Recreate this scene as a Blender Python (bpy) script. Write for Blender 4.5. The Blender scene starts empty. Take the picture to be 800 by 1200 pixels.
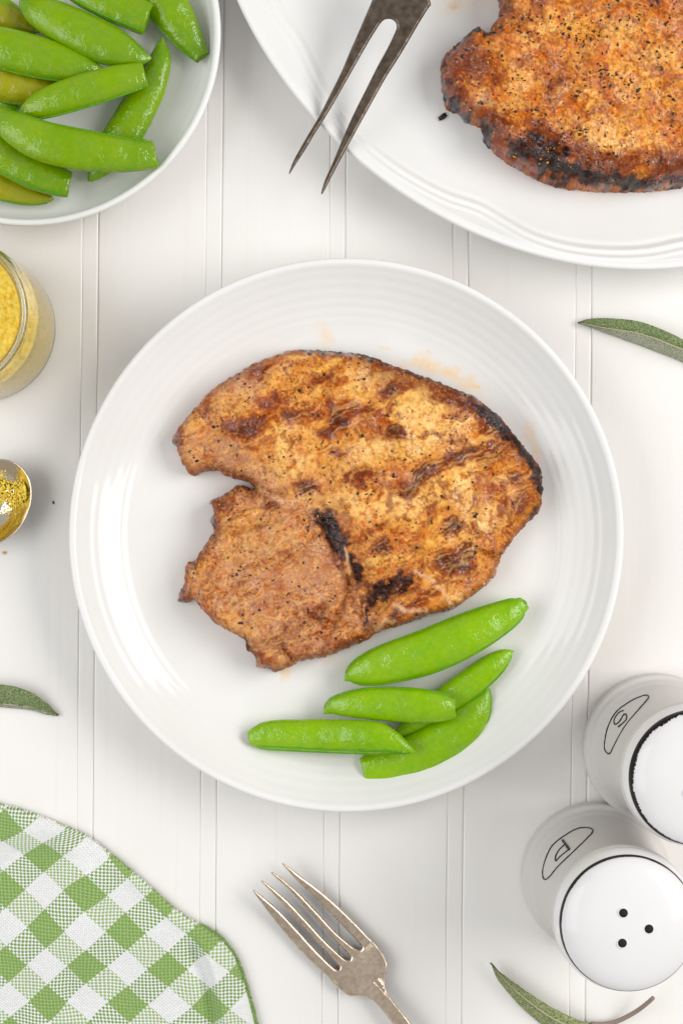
import bpy, bmesh, math, random
import numpy as np
from mathutils import Vector, Matrix, noise as mnoise

random.seed(7)
rng = np.random.default_rng(11)
scene = bpy.context.scene
COL = scene.collection

# ------------------------------------------------------------------ camera, world, lamps, exposure
H = 0.75                      # camera height above the table top
S = 0.0004                    # metres per photograph pixel at table height
cam_d = bpy.data.cameras.new('camera')
cam_d.sensor_fit = 'VERTICAL'; cam_d.sensor_height = 24.0
cam_d.lens = 24.0 * H / (1200 * S)
cam_d.clip_start = 0.02; cam_d.clip_end = 20
cam_o = bpy.data.objects.new('camera', cam_d); COL.objects.link(cam_o)
cam_o.location = (0, 0, H)
scene.camera = cam_o

world = bpy.data.worlds.new('World'); scene.world = world
world.use_nodes = True
bg = world.node_tree.nodes['Background']
bg.inputs[0].default_value = (1.0, 0.985, 0.965, 1)
bg.inputs[1].default_value = 0.46

def area(name, loc, target, sx, sy, power, col=(1, 1, 1)):
    d = bpy.data.lights.new(name, 'AREA'); d.shape = 'RECTANGLE'
    d.size = sx; d.size_y = sy; d.energy = power; d.color = col
    o = bpy.data.objects.new(name, d); COL.objects.link(o)
    o.location = loc
    o.rotation_euler = (Vector(target) - Vector(loc)).to_track_quat('-Z', 'Y').to_euler()
    return o

area('window_light', (1.12, 0.22, 0.92), (0, 0, 0), 1.15, 0.70, 16.5, (1.0, 0.98, 0.955))
area('far_window_light', (-1.2, -0.05, 1.1), (0, 0, 0), 1.4, 1.0, 13, (0.97, 0.985, 1.0))
scene.view_settings.view_transform = 'Standard'
scene.view_settings.look = 'None'
scene.view_settings.exposure = 0.06
scene.view_settings.gamma = 1.0
scene.cycles.use_denoising = True
scene.cycles.max_bounces = 10
scene.cycles.transmission_bounces = 10
scene.cycles.caustics_refractive = True
scene.cycles.sample_clamp_indirect = 6.0
scene.cycles.caustics_reflective = False

# ------------------------------------------------------------------ helpers
def W(px, py, z=0.0):
    """point of the place seen at photograph pixel (px, py) when it lies at height z"""
    k = S * (1 - z / H)
    return Vector(((px - 400) * k, (600 - py) * k, z))

def lin(c):
    c = np.asarray(c, float) / 255.0
    return np.where(c <= 0.04045, c / 12.92, ((c + 0.055) / 1.055) ** 2.4)

def L4(*c):
    v = lin(c); return (float(v[0]), float(v[1]), float(v[2]), 1.0)

def link(name, me, mat=None, parent=None, loc=None):
    o = bpy.data.objects.new(name, me); COL.objects.link(o)
    if mat is not None and me is not None and not me.materials: me.materials.append(mat)
    if parent is not None: o.parent = parent
    if loc is not None: o.location = loc
    return o

def mesh(name, verts, faces, smooth=True):
    me = bpy.data.meshes.new(name)
    me.from_pydata([tuple(v) for v in verts], [], [tuple(f) for f in faces])
    me.update()
    if smooth: me.polygons.foreach_set('use_smooth', [True] * len(me.polygons))
    return me

def grid_mesh(name, co, quads):
    me = bpy.data.meshes.new(name)
    n, m = len(co), len(quads)
    me.vertices.add(n); me.vertices.foreach_set('co', co.astype(np.float32).ravel())
    me.loops.add(m * 4); me.loops.foreach_set('vertex_index', quads.astype(np.int32).ravel())
    me.polygons.add(m)
    me.polygons.foreach_set('loop_start', np.arange(0, m * 4, 4, dtype=np.int32))
    me.polygons.foreach_set('loop_total', np.full(m, 4, dtype=np.int32))
    me.polygons.foreach_set('use_smooth', np.ones(m, dtype=bool))
    me.update(calc_edges=True)
    return me

def empty(name, loc=(0, 0, 0), rotz=0):
    o = bpy.data.objects.new(name, None); COL.objects.link(o)
    o.empty_display_size = 0.01
    o.location = loc; o.rotation_euler = (0, 0, rotz)
    return o

def tag(o, label, cat, group=None):
    o['label'] = label; o['category'] = cat
    if group: o['group'] = group
    return o

def lathe_mesh(name, prof, n=128, cap_first=True, cap_last=True):
    vs, fs = [], []
    for (r, z) in prof:
        for k in range(n):
            a = 2 * math.pi * k / n
            vs.append((r * math.cos(a), r * math.sin(a), z))
    for i in range(len(prof) - 1):
        for k in range(n):
            k2 = (k + 1) % n
            fs.append((i * n + k, i * n + k2, (i + 1) * n + k2, (i + 1) * n + k))
    if cap_first: fs.append(tuple(reversed(range(n))))
    if cap_last: fs.append(tuple(range((len(prof) - 1) * n, len(prof) * n)))
    me = mesh(name, vs, fs)
    bm = bmesh.new(); bm.from_mesh(me); bmesh.ops.recalc_face_normals(bm, faces=bm.faces); bm.to_mesh(me); bm.free()
    return me

def tube_mesh(name, pts, rad, n=8, flat=1.0, closed=False):
    """round bar through world points; rad is a number or a list"""
    pts = [Vector(p) for p in pts]; N = len(pts)
    if not hasattr(rad, '__len__'): rad = [rad] * N
    vs, fs = [], []
    for i, p in enumerate(pts):
        if closed: t = pts[(i + 1) % N] - pts[i - 1]
        else: t = pts[min(i + 1, N - 1)] - pts[max(i - 1, 0)]
        t.normalize()
        up = Vector((0, 0, 1)) if abs(t.z) < 0.9 else Vector((1, 0, 0))
        s = t.cross(up).normalized(); u = s.cross(t).normalized()
        for k in range(n):
            a = 2 * math.pi * k / n
            vs.append(p + s * (rad[i] * math.cos(a)) + u * (rad[i] * flat * math.sin(a)))
    rng_i = N if closed else N - 1
    for i in range(rng_i):
        j = (i + 1) % N
        for k in range(n):
            k2 = (k + 1) % n
            fs.append((i * n + k, i * n + k2, j * n + k2, j * n + k))
    if not closed:
        fs.append(tuple(reversed(range(n)))); fs.append(tuple(range((N - 1) * n, N * n)))
    me = mesh(name, vs, fs)
    bm = bmesh.new(); bm.from_mesh(me); bmesh.ops.recalc_face_normals(bm, faces=bm.faces); bm.to_mesh(me); bm.free()
    return me

def catmull(P, per=8, closed=False):
    P = np.asarray(P, float); n = len(P); out = []
    rr = range(n) if closed else range(n - 1)
    for i in rr:
        if closed: p0, p1, p2, p3 = P[i - 1], P[i], P[(i + 1) % n], P[(i + 2) % n]
        else: p0, p1, p2, p3 = P[max(i - 1, 0)], P[i], P[i + 1], P[min(i + 2, n - 1)]
        for k in range(per):
            t = k / per
            out.append(0.5 * (2 * p1 + (p2 - p0) * t + (2 * p0 - 5 * p1 + 4 * p2 - p3) * t * t + (3 * p1 - p0 - 3 * p2 + p3) * t ** 3))
    if not closed: out.append(P[-1])
    return np.array(out)

def resample(P, n):
    P = np.asarray(P, float)
    d = np.r_[0, np.cumsum(np.linalg.norm(np.diff(P[:, :2], axis=0), axis=1))]
    t = np.linspace(0, d[-1], n)
    return np.stack([np.interp(t, d, P[:, k]) for k in range(P.shape[1])], 1)

# numpy value noise
def vnoise(x, y, seed=0):
    xi = np.floor(x).astype(np.int64); yi = np.floor(y).astype(np.int64)
    xf = x - xi; yf = y - yi
    def h(a, b):
        n = (a * 374761393 + b * 668265263 + seed * 974711 + 1442695) & 0xFFFFFFFF
        n = ((n ^ (n >> 13)) * 1274126177) & 0xFFFFFFFF
        n = (n ^ (n >> 16)) & 0xFFFFFFFF
        n = (n * 2246822519) & 0xFFFFFFFF
        return ((n ^ (n >> 15)) & 0xFFFF) / 65535.0
    u = xf * xf * xf * (xf * (xf * 6 - 15) + 10); v = yf * yf * yf * (yf * (yf * 6 - 15) + 10)
    return (h(xi, yi) * (1 - u) + h(xi + 1, yi) * u) * (1 - v) + (h(xi, yi + 1) * (1 - u) + h(xi + 1, yi + 1) * u) * v

def fbm(x, y, seed=0, oct=4, gain=0.5):
    a, s, t = 1.0, 0.0, 0.0
    for o in range(oct):
        ca, sa = math.cos(o * 0.9 + 0.3), math.sin(o * 0.9 + 0.3)
        s = s + a * vnoise((x * ca - y * sa) * 2 ** o + 17.3 * o, (x * sa + y * ca) * 2 ** o - 9.1 * o, seed + o * 31); t += a; a *= gain
    return s / t

def sstep(a, b, x):
    t = np.clip((x - a) / (b - a), 0, 1); return t * t * (3 - 2 * t)

def sdf(poly, X, Y):
    poly = np.asarray(poly, float); n = len(poly)
    best = np.full(X.shape, 1e9); inside = np.zeros(X.shape, bool); gx = np.zeros(X.shape); gy = np.zeros(X.shape)
    for i in range(n):
        ax, ay = poly[i]; bx, by = poly[(i + 1) % n]
        dx, dy = bx - ax, by - ay; L = dx * dx + dy * dy + 1e-12
        t = np.clip(((X - ax) * dx + (Y - ay) * dy) / L, 0, 1)
        qx = ax + t * dx; qy = ay + t * dy
        d = (X - qx) ** 2 + (Y - qy) ** 2
        m = d < best
        best = np.where(m, d, best); gx = np.where(m, qx, gx); gy = np.where(m, qy, gy)
        if abs(dy) > 1e-9:
            c = ((ay > Y) != (by > Y)) & (X < dx * (Y - ay) / dy + ax)
            inside ^= c
    d = np.sqrt(best)
    return np.where(inside, d, -d), gx, gy

def line_d(pts, X, Y):
    best = np.full(X.shape, 1e9)
    for (ax, ay), (bx, by) in zip(pts[:-1], pts[1:]):
        dx, dy = bx - ax, by - ay
        t = np.clip(((X - ax) * dx + (Y - ay) * dy) / (dx * dx + dy * dy + 1e-9), 0, 1)
        best = np.minimum(best, (X - ax - t * dx) ** 2 + (Y - ay - t * dy) ** 2)
    return np.sqrt(best)

# ------------------------------------------------------------------ materials
class NT:
    def __init__(self, name):
        self.m = bpy.data.materials.new(name); self.m.use_nodes = True
        self.t = self.m.node_tree; self.b = self.t.nodes['Principled BSDF']
    def n(self, typ, **kw):
        nd = self.t.nodes.new(typ)
        for k, v in kw.items():
            if k in nd.inputs: nd.inputs[k].default_value = v
            else: setattr(nd, k, v)
        return nd
    def l(self, a, b): self.t.links.new(a, b)
    def coord(self, kind='Object'): return self.n('ShaderNodeTexCoord').outputs[kind]
    def noise(self, vec, scale, detail=3.0, rough=0.5, dist=0.0):
        nd = self.n('ShaderNodeTexNoise'); self.l(vec, nd.inputs['Vector'])
        nd.inputs['Scale'].default_value = scale; nd.inputs['Detail'].default_value = detail
        nd.inputs['Roughness'].default_value = rough; nd.inputs['Distortion'].default_value = dist
        return nd.outputs['Fac']
    def voro(self, vec, scale, feature='F1', out='Distance'):
        nd = self.n('ShaderNodeTexVoronoi'); nd.feature = feature; self.l(vec, nd.inputs['Vector'])
        nd.inputs['Scale'].default_value = scale
        return nd.outputs[out]
    def mapping(self, vec, scale=(1, 1, 1), rot=(0, 0, 0), loc=(0, 0, 0)):
        nd = self.n('ShaderNodeMapping'); self.l(vec, nd.inputs['Vector'])
        nd.inputs['Scale'].default_value = scale; nd.inputs['Rotation'].default_value = rot; nd.inputs['Location'].default_value = loc
        return nd.outputs['Vector']
    def ramp(self, fac, stops, interp='LINEAR'):
        nd = self.n('ShaderNodeValToRGB'); self.l(fac, nd.inputs['Fac']); cr = nd.color_ramp; cr.interpolation = interp
        while len(cr.elements) < len(stops): cr.elements.new(0.5)
        for e, (p, c) in zip(cr.elements, stops):
            e.position = p; e.color = c if hasattr(c, '__len__') else (c, c, c, 1)
        return nd.outputs['Color']
    def mix(self, fac, a, b, mode='MIX'):
        nd = self.n('ShaderNodeMix'); nd.data_type = 'RGBA'; nd.blend_type = mode; nd.clamp_factor = True
        for sock, v in ((nd.inputs[0], fac), (nd.inputs[6], a), (nd.inputs[7], b)):
            if hasattr(v, 'is_linked'): self.l(v, sock)
            else: sock.default_value = v
        return nd.outputs[2]
    def math(self, op, a, b=0.0, c=0.0):
        nd = self.n('ShaderNodeMath'); nd.operation = op
        for i, v in enumerate((a, b, c)):
            if hasattr(v, 'is_linked'): self.l(v, nd.inputs[i])
            else: nd.inputs[i].default_value = v
        return nd.outputs[0]
    def bump(self, h, strength=0.3, dist=0.001, normal=None):
        nd = self.n('ShaderNodeBump'); self.l(h, nd.inputs['Height'])
        nd.inputs['Strength'].default_value = strength; nd.inputs['Distance'].default_value = dist
        if normal is not None: self.l(normal, nd.inputs['Normal'])
        return nd.outputs['Normal']
    def set(self, **kw):
        for k, v in kw.items():
            k = k.replace('_', ' ')
            s = self.b.inputs[k]
            if hasattr(v, 'is_linked'): self.l(v, s)
            else: s.default_value = v
        return self

def simple(name, col, rough=0.5, metal=0.0, **kw):
    q = NT(name); q.set(Base_Color=col, Roughness=rough, Metallic=metal, **kw)
    v = q.coord(); q.set(Normal=q.bump(q.noise(v, 900, 3), 0.08, 0.0004)); return q.m

def mat_paint():
    q = NT('white_painted_wood'); v = q.coord()
    g = q.noise(q.mapping(v, (900, 22, 60)), 1.0, 4, 0.6)
    g2 = q.noise(q.mapping(v, (260, 5, 30)), 1.0, 3, 0.5)
    blot = q.noise(v, 9, 3)
    c = q.mix(q.ramp(blot, [(0.35, 0.0), (0.7, 1.0)]), L4(236, 234, 231), L4(231, 228, 224))
    c = q.mix(q.ramp(g2, [(0.22, 0.6), (0.42, 0.0)]), c, L4(229, 226, 222))
    hgt = q.math('ADD', q.math('MULTIPLY', g, 0.6), g2)
    q.set(Base_Color=c, Roughness=q.ramp(g, [(0.3, 0.36), (0.7, 0.5)]), Specular_IOR_Level=0.45, Normal=q.bump(hgt, 0.2, 0.0003))
    return q.m

def mat_ceramic(name, col=(238, 237, 235), stains=None, rough=0.1):
    q = NT(name); v = q.coord()
    n1 = q.noise(v, 30, 3)
    c = q.mix(q.ramp(n1, [(0.3, 0.0), (0.7, 1.0)]), L4(*col), L4(col[0] - 4, col[1] - 4, col[2] - 5))
    if stains:
        warp = q.n('ShaderNodeTexNoise'); q.l(v, warp.inputs['Vector']); warp.inputs['Scale'].default_value = 120; warp.inputs['Detail'].default_value = 3
        vm = q.n('ShaderNodeVectorMath', operation='MULTIPLY_ADD'); q.l(warp.outputs['Color'], vm.inputs[0]); vm.inputs[1].default_value = (0.012, 0.012, 0); vm.inputs[2].default_value = (-0.006, -0.006, 0)
        va = q.n('ShaderNodeVectorMath', operation='ADD'); q.l(v, va.inputs[0]); q.l(vm.outputs[0], va.inputs[1])
        for (x, y, rx, ry, rot, colr, amt) in stains:
            mp = q.n('ShaderNodeMapping', vector_type='TEXTURE'); q.l(va.outputs[0], mp.inputs['Vector'])
            mp.inputs['Location'].default_value = (x, y, 0); mp.inputs['Rotation'].default_value = (0, 0, rot); mp.inputs['Scale'].default_value = (rx, ry, 10)
            ln = q.n('ShaderNodeVectorMath', operation='LENGTH'); 
            sep = q.n('ShaderNodeSeparateXYZ'); q.l(mp.outputs[0], sep.inputs[0]); cmb = q.n('ShaderNodeCombineXYZ'); q.l(sep.outputs[0], cmb.inputs[0]); q.l(sep.outputs[1], cmb.inputs[1])
            q.l(cmb.outputs[0], ln.inputs[0])
            f = q.ramp(ln.outputs['Value'], [(0.25, 1.0), (1.0, 0.0)])
            f2 = q.ramp(q.noise(v, 230, 4, 0.65), [(0.32, 0.15), (0.72, 1.0)])
            c = q.mix(q.math('MULTIPLY', q.math('MULTIPLY', f, f2), amt * 0.8), c, colr)
    q.set(Base_Color=c, Roughness=rough, Specular_IOR_Level=0.28, Normal=q.bump(q.noise(v, 45, 2), 0.05, 0.001))
    return q.m

def mat_meat(name):
    q = NT(name); v = q.coord()
    at = q.n('ShaderNodeAttribute', attribute_name='flesh')
    wet = q.n('ShaderNodeAttribute', attribute_name='wet').outputs['Fac']
    col = at.outputs['Color']
    f = q.noise(v, 1500, 4, 0.7)
    f2 = q.noise(v, 620, 4, 0.65)
    c = q.mix(1.0, col, q.ramp(f2, [(0.28, L4(226, 205, 185)), (0.5, L4(252, 250, 248)), (0.75, L4(255, 255, 255))]), 'MULTIPLY')
    c = q.mix(q.math('MULTIPLY', q.ramp(f, [(0.56, 0.0), (0.72, 1.0)]), 0.32), c, q.mix(0.5, col, L4(215, 120, 25)))
    c = q.mix(q.math('MULTIPLY', q.ramp(q.noise(v, 1150, 2), [(0.63, 0.0), (0.7, 1.0)]), 0.4), c, L4(120, 38, 12))
    vb = q.voro(v, 520, 'SMOOTH_F1')
    hgt = q.math('ADD', q.math('MULTIPLY', f2, 1.0), q.math('MULTIPLY', vb, 0.7))
    hgt = q.math('ADD', hgt, q.math('MULTIPLY', q.noise(v, 260, 3), 1.2))
    q.set(Base_Color=c, Roughness=q.ramp(wet, [(0.0, 0.6), (1.0, 0.4)]), Specular_IOR_Level=0.12,
          Coat_Weight=q.math('MULTIPLY', wet, q.ramp(q.noise(v, 150, 3), [(0.4, 0.12), (0.58, 1.0)])), Coat_Roughness=0.05, Coat_IOR=1.7, Normal=q.bump(hgt, 0.4, 0.0009))
    hc = q.math('ADD', q.noise(v, 520, 1, 0.5, 1.6), q.math('MULTIPLY', q.noise(v, 220, 2), 0.9))
    q.l(q.bump(hc, 0.6, 0.0015), q.b.inputs['Coat Normal'])
    return q.m

def mat_pod(name, a, b, olive):
    q = NT(name); v = q.coord(); info = q.n('ShaderNodeObjectInfo').outputs['Random']
    n1 = q.noise(v, 28, 3); n2 = q.noise(v, 420, 3, 0.6)
    c = q.mix(q.ramp(n1, [(0.35, 0.0), (0.68, 1.0)]), a, b)
    c = q.mix(q.math('MULTIPLY', q.ramp(n2, [(0.4, 0.0), (0.75, 1.0)]), 0.35), c, olive)
    w = q.noise(v, 330, 2, 0.5, 0.6); w2 = q.noise(v, 900, 2); vo = q.voro(v, 430, 'SMOOTH_F1')
    hgt = q.math('ADD', q.math('MULTIPLY', w, 1.0), q.math('ADD', q.math('MULTIPLY', w2, 0.18), q.math('MULTIPLY', vo, 0.5)))
    q.set(Base_Color=c, Roughness=0.5, Specular_IOR_Level=0.0, Coat_Weight=q.ramp(q.noise(v, 90, 2), [(0.3, 0.35), (0.65, 1.0)]), Coat_Roughness=0.07, Coat_IOR=1.6,
          Normal=q.bump(hgt, 0.35, 0.0009), Subsurface_Weight=0.12, Subsurface_Radius=(0.3, 1.0, 0.1), Subsurface_Scale=0.002)
    hc = q.math('ADD', q.noise(v, 430, 1, 0.5, 1.4), q.math('MULTIPLY', q.noise(v, 150, 2), 1.6))
    q.l(q.bump(hc, 0.32, 0.0012), q.b.inputs['Coat Normal'])
    return q.m

def mat_metal(name, col, col2, rough, scale=260, stain=0.5):
    q = NT(name); v = q.coord()
    n1 = q.noise(v, scale, 4, 0.65); n2 = q.noise(v, scale * 4, 3, 0.6)
    f = q.ramp(n1, [(0.35, 0.0), (0.7, 1.0)])
    c = q.mix(q.math('MULTIPLY', f, stain), col, col2)
    q.set(Base_Color=c, Metallic=1.0, Roughness=q.ramp(n2, [(0.3, rough * 0.75), (0.7, min(1, rough * 1.4))]), Normal=q.bump(n2, 0.12, 0.0004))
    return q.m

M_paint = mat_paint()
M_shaker = mat_ceramic('grey_white_glaze', (206, 203, 200), rough=0.3)
M_shaker.node_tree.nodes['Principled BSDF'].inputs['Specular IOR Level'].default_value = 0.1
M_cap = mat_ceramic('white_enamel', (228, 227, 228), rough=0.12)
M_ink = simple('dark_blue_brown_glaze', L4(30, 22, 24), 0.4, Specular_IOR_Level=0.2)
M_hole_shade = simple('painted_hole_shade', L4(12, 11, 11), 0.8)  # near-black colour stands for the shade inside the sprinkle holes
M_meat = mat_meat('grilled_pork')
M_char = simple('charred_crust', L4(26, 16, 15), 0.5)
M_pepper = simple('black_pepper', L4(40, 34, 30), 0.5)
M_grain = simple('mustard_grain', L4(222, 158, 42), 0.5)
M_chili = simple('chili_flake', L4(150, 48, 18), 0.45)
M_pod = mat_pod('bright_green_pod', L4(130, 178, 2), L4(104, 160, 0), L4(168, 192, 8))
M_podb = mat_pod('pod_green', L4(122, 162, 0), L4(94, 142, 0), L4(158, 168, 6))
M_podo = mat_pod('olive_pod', L4(158, 156, 10), L4(132, 146, 6), L4(172, 150, 18))
M_seam = mat_pod('pod_seam', L4(88, 154, 2), L4(66, 134, 2), L4(128, 168, 8))
M_silver = mat_metal('aged_warm_silver', L4(226, 208, 188), L4(158, 132, 108), 0.26, 420, 0.5)
M_bronze = mat_metal('dark_worn_steel', L4(126, 114, 103), L4(76, 62, 48), 0.36, 300, 0.8)
M_rust = mat_metal('rusty_worn_steel', L4(130, 112, 92), L4(104, 74, 44), 0.45, 360, 0.9)
M_spoon = mat_metal('polished_spoon', L4(232, 222, 206), L4(214, 200, 178), 0.08, 120, 0.3)

# ------------------------------------------------------------------ table top of beaded boards
table = empty('tabletop', (0, 0, 0), math.radians(-0.54))
table['kind'] = 'structure'
def board(name, x0, x1, z_top, dl, dr, y0=-0.42, y1=0.42):
    """a board along y, its long edges eased down by dl and dr"""
    prof = [(0.0, 1.0), (0.00015, 0.62), (0.00035, 0.25), (0.00065, 0.06), (0.0010, 0.0)]
    px = [x0 + a for a, _ in prof] + [x0 + (x1 - x0) * t for t in (0.3, 0.5, 0.7)] + [x1 - a for a, _ in prof[::-1]]
    pz = [z_top - dl * b for _, b in prof] + [z_top] * 3 + [z_top - dr * b for _, b in prof[::-1]]
    ny = 9; vs = []; fs = []; m = len(px) + 2
    for j in range(ny):
        y = y0 + (y1 - y0) * j / (ny - 1)
        vs += [(px[0], y, -0.012)] + [(a, y, b) for a, b in zip(px, pz)] + [(px[-1], y, -0.012)]
    for j in range(ny - 1):
        for i in range(m - 1):
            fs.append((j * m + i, j * m + i + 1, (j + 1) * m + i + 1, (j + 1) * m + i))
    o = link(name, mesh(name, vs, fs), M_paint, table)
    fl = [True] * len(o.data.polygons)
    for j in range(ny - 1):
        fl[j * (m - 1)] = False; fl[j * (m - 1) + m - 2] = False
    o.data.polygons.foreach_set('use_smooth', fl)
    return o
for k in range(-2, 8):
    xl = (94 + 144.5 * k - 400) * S
    board('bead_strip', xl + 0.00003, xl + 18.5 * S - 0.00004, -0.0002, 0.0002, 0.0005)
    board('plank', xl + 18.5 * S + 0.00004, xl + 144.5 * S - 0.00003, 0.0, 0.0007, 0.0004)
base = mesh('underboard', [(-0.5, -0.42, -0.0024), (0.6, -0.42, -0.0024), (0.6, 0.42, -0.0024), (-0.5, 0.42, -0.0024)], [(0, 1, 2, 3)], False)
link('underboard', base, M_paint, table)

# ------------------------------------------------------------------ dinner plate
FLOOR = 0.0062
pc = W(405.5, 627, 0.024)
def plate_profile():
    p = lambda r: r * S
    prof = [(0.0006, 0.0022), (p(170), 0.0022), (p(176), 0.0), (p(184), 0.0), (p(190), 0.002), (p(232), 0.0035), (p(262), 0.0082), (p(292), 0.0160), (p(309), 0.0212),
            (p(313.2), 0.0228), (p(314.4), 0.0237), (p(313.6), 0.0246), (p(310.5), 0.0250), (p(307.4), 0.0245)]
    # ribbed inner slope
    rr = np.linspace(305.5, 236, 150)
    for r in rr:
        t = (305.5 - r) / (305.5 - 225)
        z = 0.0238 - (0.0238 - FLOOR) * (1 - (1 - t) ** 1.75)
        amp = 0.000045 * float(sstep(306, 302, r) * sstep(238, 252, r))
        z += amp * math.sin(2 * math.pi * r / 10.2)
        prof.append((p(r), z))
    for r in (230, 222, 190, 150, 100, 50, 12, 1.5):
        t = min(1, (305.5 - r) / (305.5 - 225))
        prof.append((p(r), 0.0238 - (0.0238 - FLOOR) * (1 - (1 - t) ** 1.75)))
    return prof
ST = L4(250, 192, 66)
def stain(px, py, rx, ry, rot, amt, c0, col=ST, z=0.010):
    w = W(px, py, z); return (w.x - c0.x, w.y - c0.y, rx * S, ry * S, math.radians(rot), col, amt)
st = [stain(505, 430, 44, 14, -14, 0.95, pc), stain(545, 447, 30, 14, -30, 0.6, pc), stain(622, 510, 12, 22, 10, 0.6, pc), stain(628, 530, 10, 12, 0, 0.55, pc),
      stain(380, 395, 16, 20, 20, 0.5, pc), stain(336, 789, 8, 9, 0, 0.8, pc), stain(392, 778, 18, 10, 0, 0.35, pc), stain(452, 405, 5, 4, 0, 0.9, pc), stain(557, 452, 4, 3, 0, .9, pc), stain(503,414,3,3,0,.9,pc)]
plate = link('dinner_plate', lathe_mesh('dinner_plate', plate_profile(), 200), mat_ceramic('white_porcelain', (233, 232, 230), stains=st), loc=(pc.x, pc.y, 0.0))
tag(plate, 'large round white dinner plate with fine ribbed rim holding the whole pork chop', 'plate')

# ------------------------------------------------------------------ pork chops
def blob(X, Y, cx, cy, rx, ry=None, rot=0.0):
    ry = ry or rx; a = math.radians(rot); dx = X - cx; dy = Y - cy
    u = (dx * math.cos(a) + dy * math.sin(a)) / rx; v = (-dx * math.sin(a) + dy * math.cos(a)) / ry
    return np.exp(-(u * u + v * v))

def specks(name, parent, mat, pts, hfun, smin, smax, label=None):
    """tiny irregular chips lying on the meat, joined: too small to pick apart"""
    vs, fs = [], []
    for (x, y) in pts:
        w = hfun(x, y)
        if w is None: continue
        r = random.uniform(smin, smax) * S * (0.6 + 0.7 * random.random() ** 2)
        el = random.uniform(0.6, 1.6); a = random.uniform(0, 6.28); b = len(vs)
        ca, sa = math.cos(a), math.sin(a)
        ring = 6
        for k in range(ring):
            t = 2 * math.pi * k / ring; q = r * random.uniform(0.7, 1.2)
            dx, dy = q * el * math.cos(t), q / el * math.sin(t)
            vs.append((w[0] + dx * ca - dy * sa, w[1] + dx * sa + dy * ca, w[2] - 0.0002 + 0.35 * r * random.uniform(-.3, .3)))
        vs.append((w[0] + r * random.uniform(-.3, .3), w[1] + r * random.uniform(-.3, .3), w[2] + r * random.uniform(0.45, 0.8)))
        for k in range(ring): fs.append((b + k, b + (k + 1) % ring, b + ring))
        fs.append(tuple(b + k for k in reversed(range(ring))))
    o = link(name, mesh(name, vs, fs, False), mat, parent); o['kind'] = 'stuff'
    return o

def build_chop(name, outline, zfloor, T, paint, org, kz, seed, bounds=None):
    poly = catmull(outline, 4, True)
    x0, y0 = poly.min(0) - 4; x1, y1 = poly.max(0) + 4
    if bounds:
        x0 = max(x0, bounds[0]); y0 = max(y0, bounds[1]); x1 = min(x1, bounds[2]); y1 = min(y1, bounds[3])
    step = 0.95
    xs = np.arange(x0, x1, step); ys = np.arange(y0, y1, step)
    X, Y = np.meshgrid(xs, ys)
    d, gx, gy = sdf(poly, X, Y)
    rag = (fbm(X / 5.0, Y / 5.0, seed + 5, 3) - 0.5) * 4.2
    dr = d + rag * sstep(16, 0, np.abs(d))
    h, flesh, wet = paint(X, Y, d, dr)
    ins = dr > 0
    # vertices just outside are pulled on to the outline
    keep = ins.copy()
    nb = np.zeros_like(ins)
    for ax in (0, 1):
        for sft in (1, -1): nb |= np.roll(ins, sft, ax)
    nb2 = nb.copy()
    for ax in (0, 1):
        for sft in (1, -1): nb2 |= np.roll(nb, sft, ax)
    edge = nb2 & ~ins
    keep |= edge
    gdx, gdy = np.gradient(dr, step)[1], np.gradient(dr, step)[0]
    gl = np.hypot(gdx, gdy) + 1e-6
    mv = np.clip(-dr / gl, 0, 2.5)
    PX = np.where(edge, X + gdx / gl * mv, X); PY = np.where(edge, Y + gdy / gl * mv, Y)
    Z = np.where(edge, zfloor - 0.0003, zfloor + h)
    idx = -np.ones(X.shape, np.int64); idx[keep] = np.arange(keep.sum())
    k = S * kz
    co = np.stack([(PX[keep] - 400) * k - org.x, (600 - PY[keep]) * k - org.y, Z[keep] - org.z], 1)
    q = np.stack([idx[:-1, :-1], idx[1:, :-1], idx[1:, 1:], idx[:-1, 1:]], -1).reshape(-1, 4)
    q = q[(q >= 0).all(1)]
    me = grid_mesh(name, co, q)
    a = me.attributes.new('flesh', 'FLOAT_COLOR', 'POINT')
    rgba = np.concatenate([flesh[keep], np.ones((keep.sum(), 1))], 1)
    a.data.foreach_set('color', rgba.astype(np.float32).ravel())
    b = me.attributes.new('wet', 'FLOAT', 'POINT'); b.data.foreach_set('value', wet[keep].astype(np.float32))
    def hfun(x, y):
        i = int(round((x - x0) / step)); j = int(round((y - y0) / step))
        if i < 0 or j < 0 or i >= X.shape[1] or j >= X.shape[0] or dr[j, i] < 3: return None
        return ((x - 400) * k - org.x, (600 - y) * k - org.y, Z[j, i] - org.z)
    return me, hfun

def mixc(c, m, col):
    m = np.clip(m, 0, 1)[..., None]; return c * (1 - m) + lin(col) * m

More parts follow.
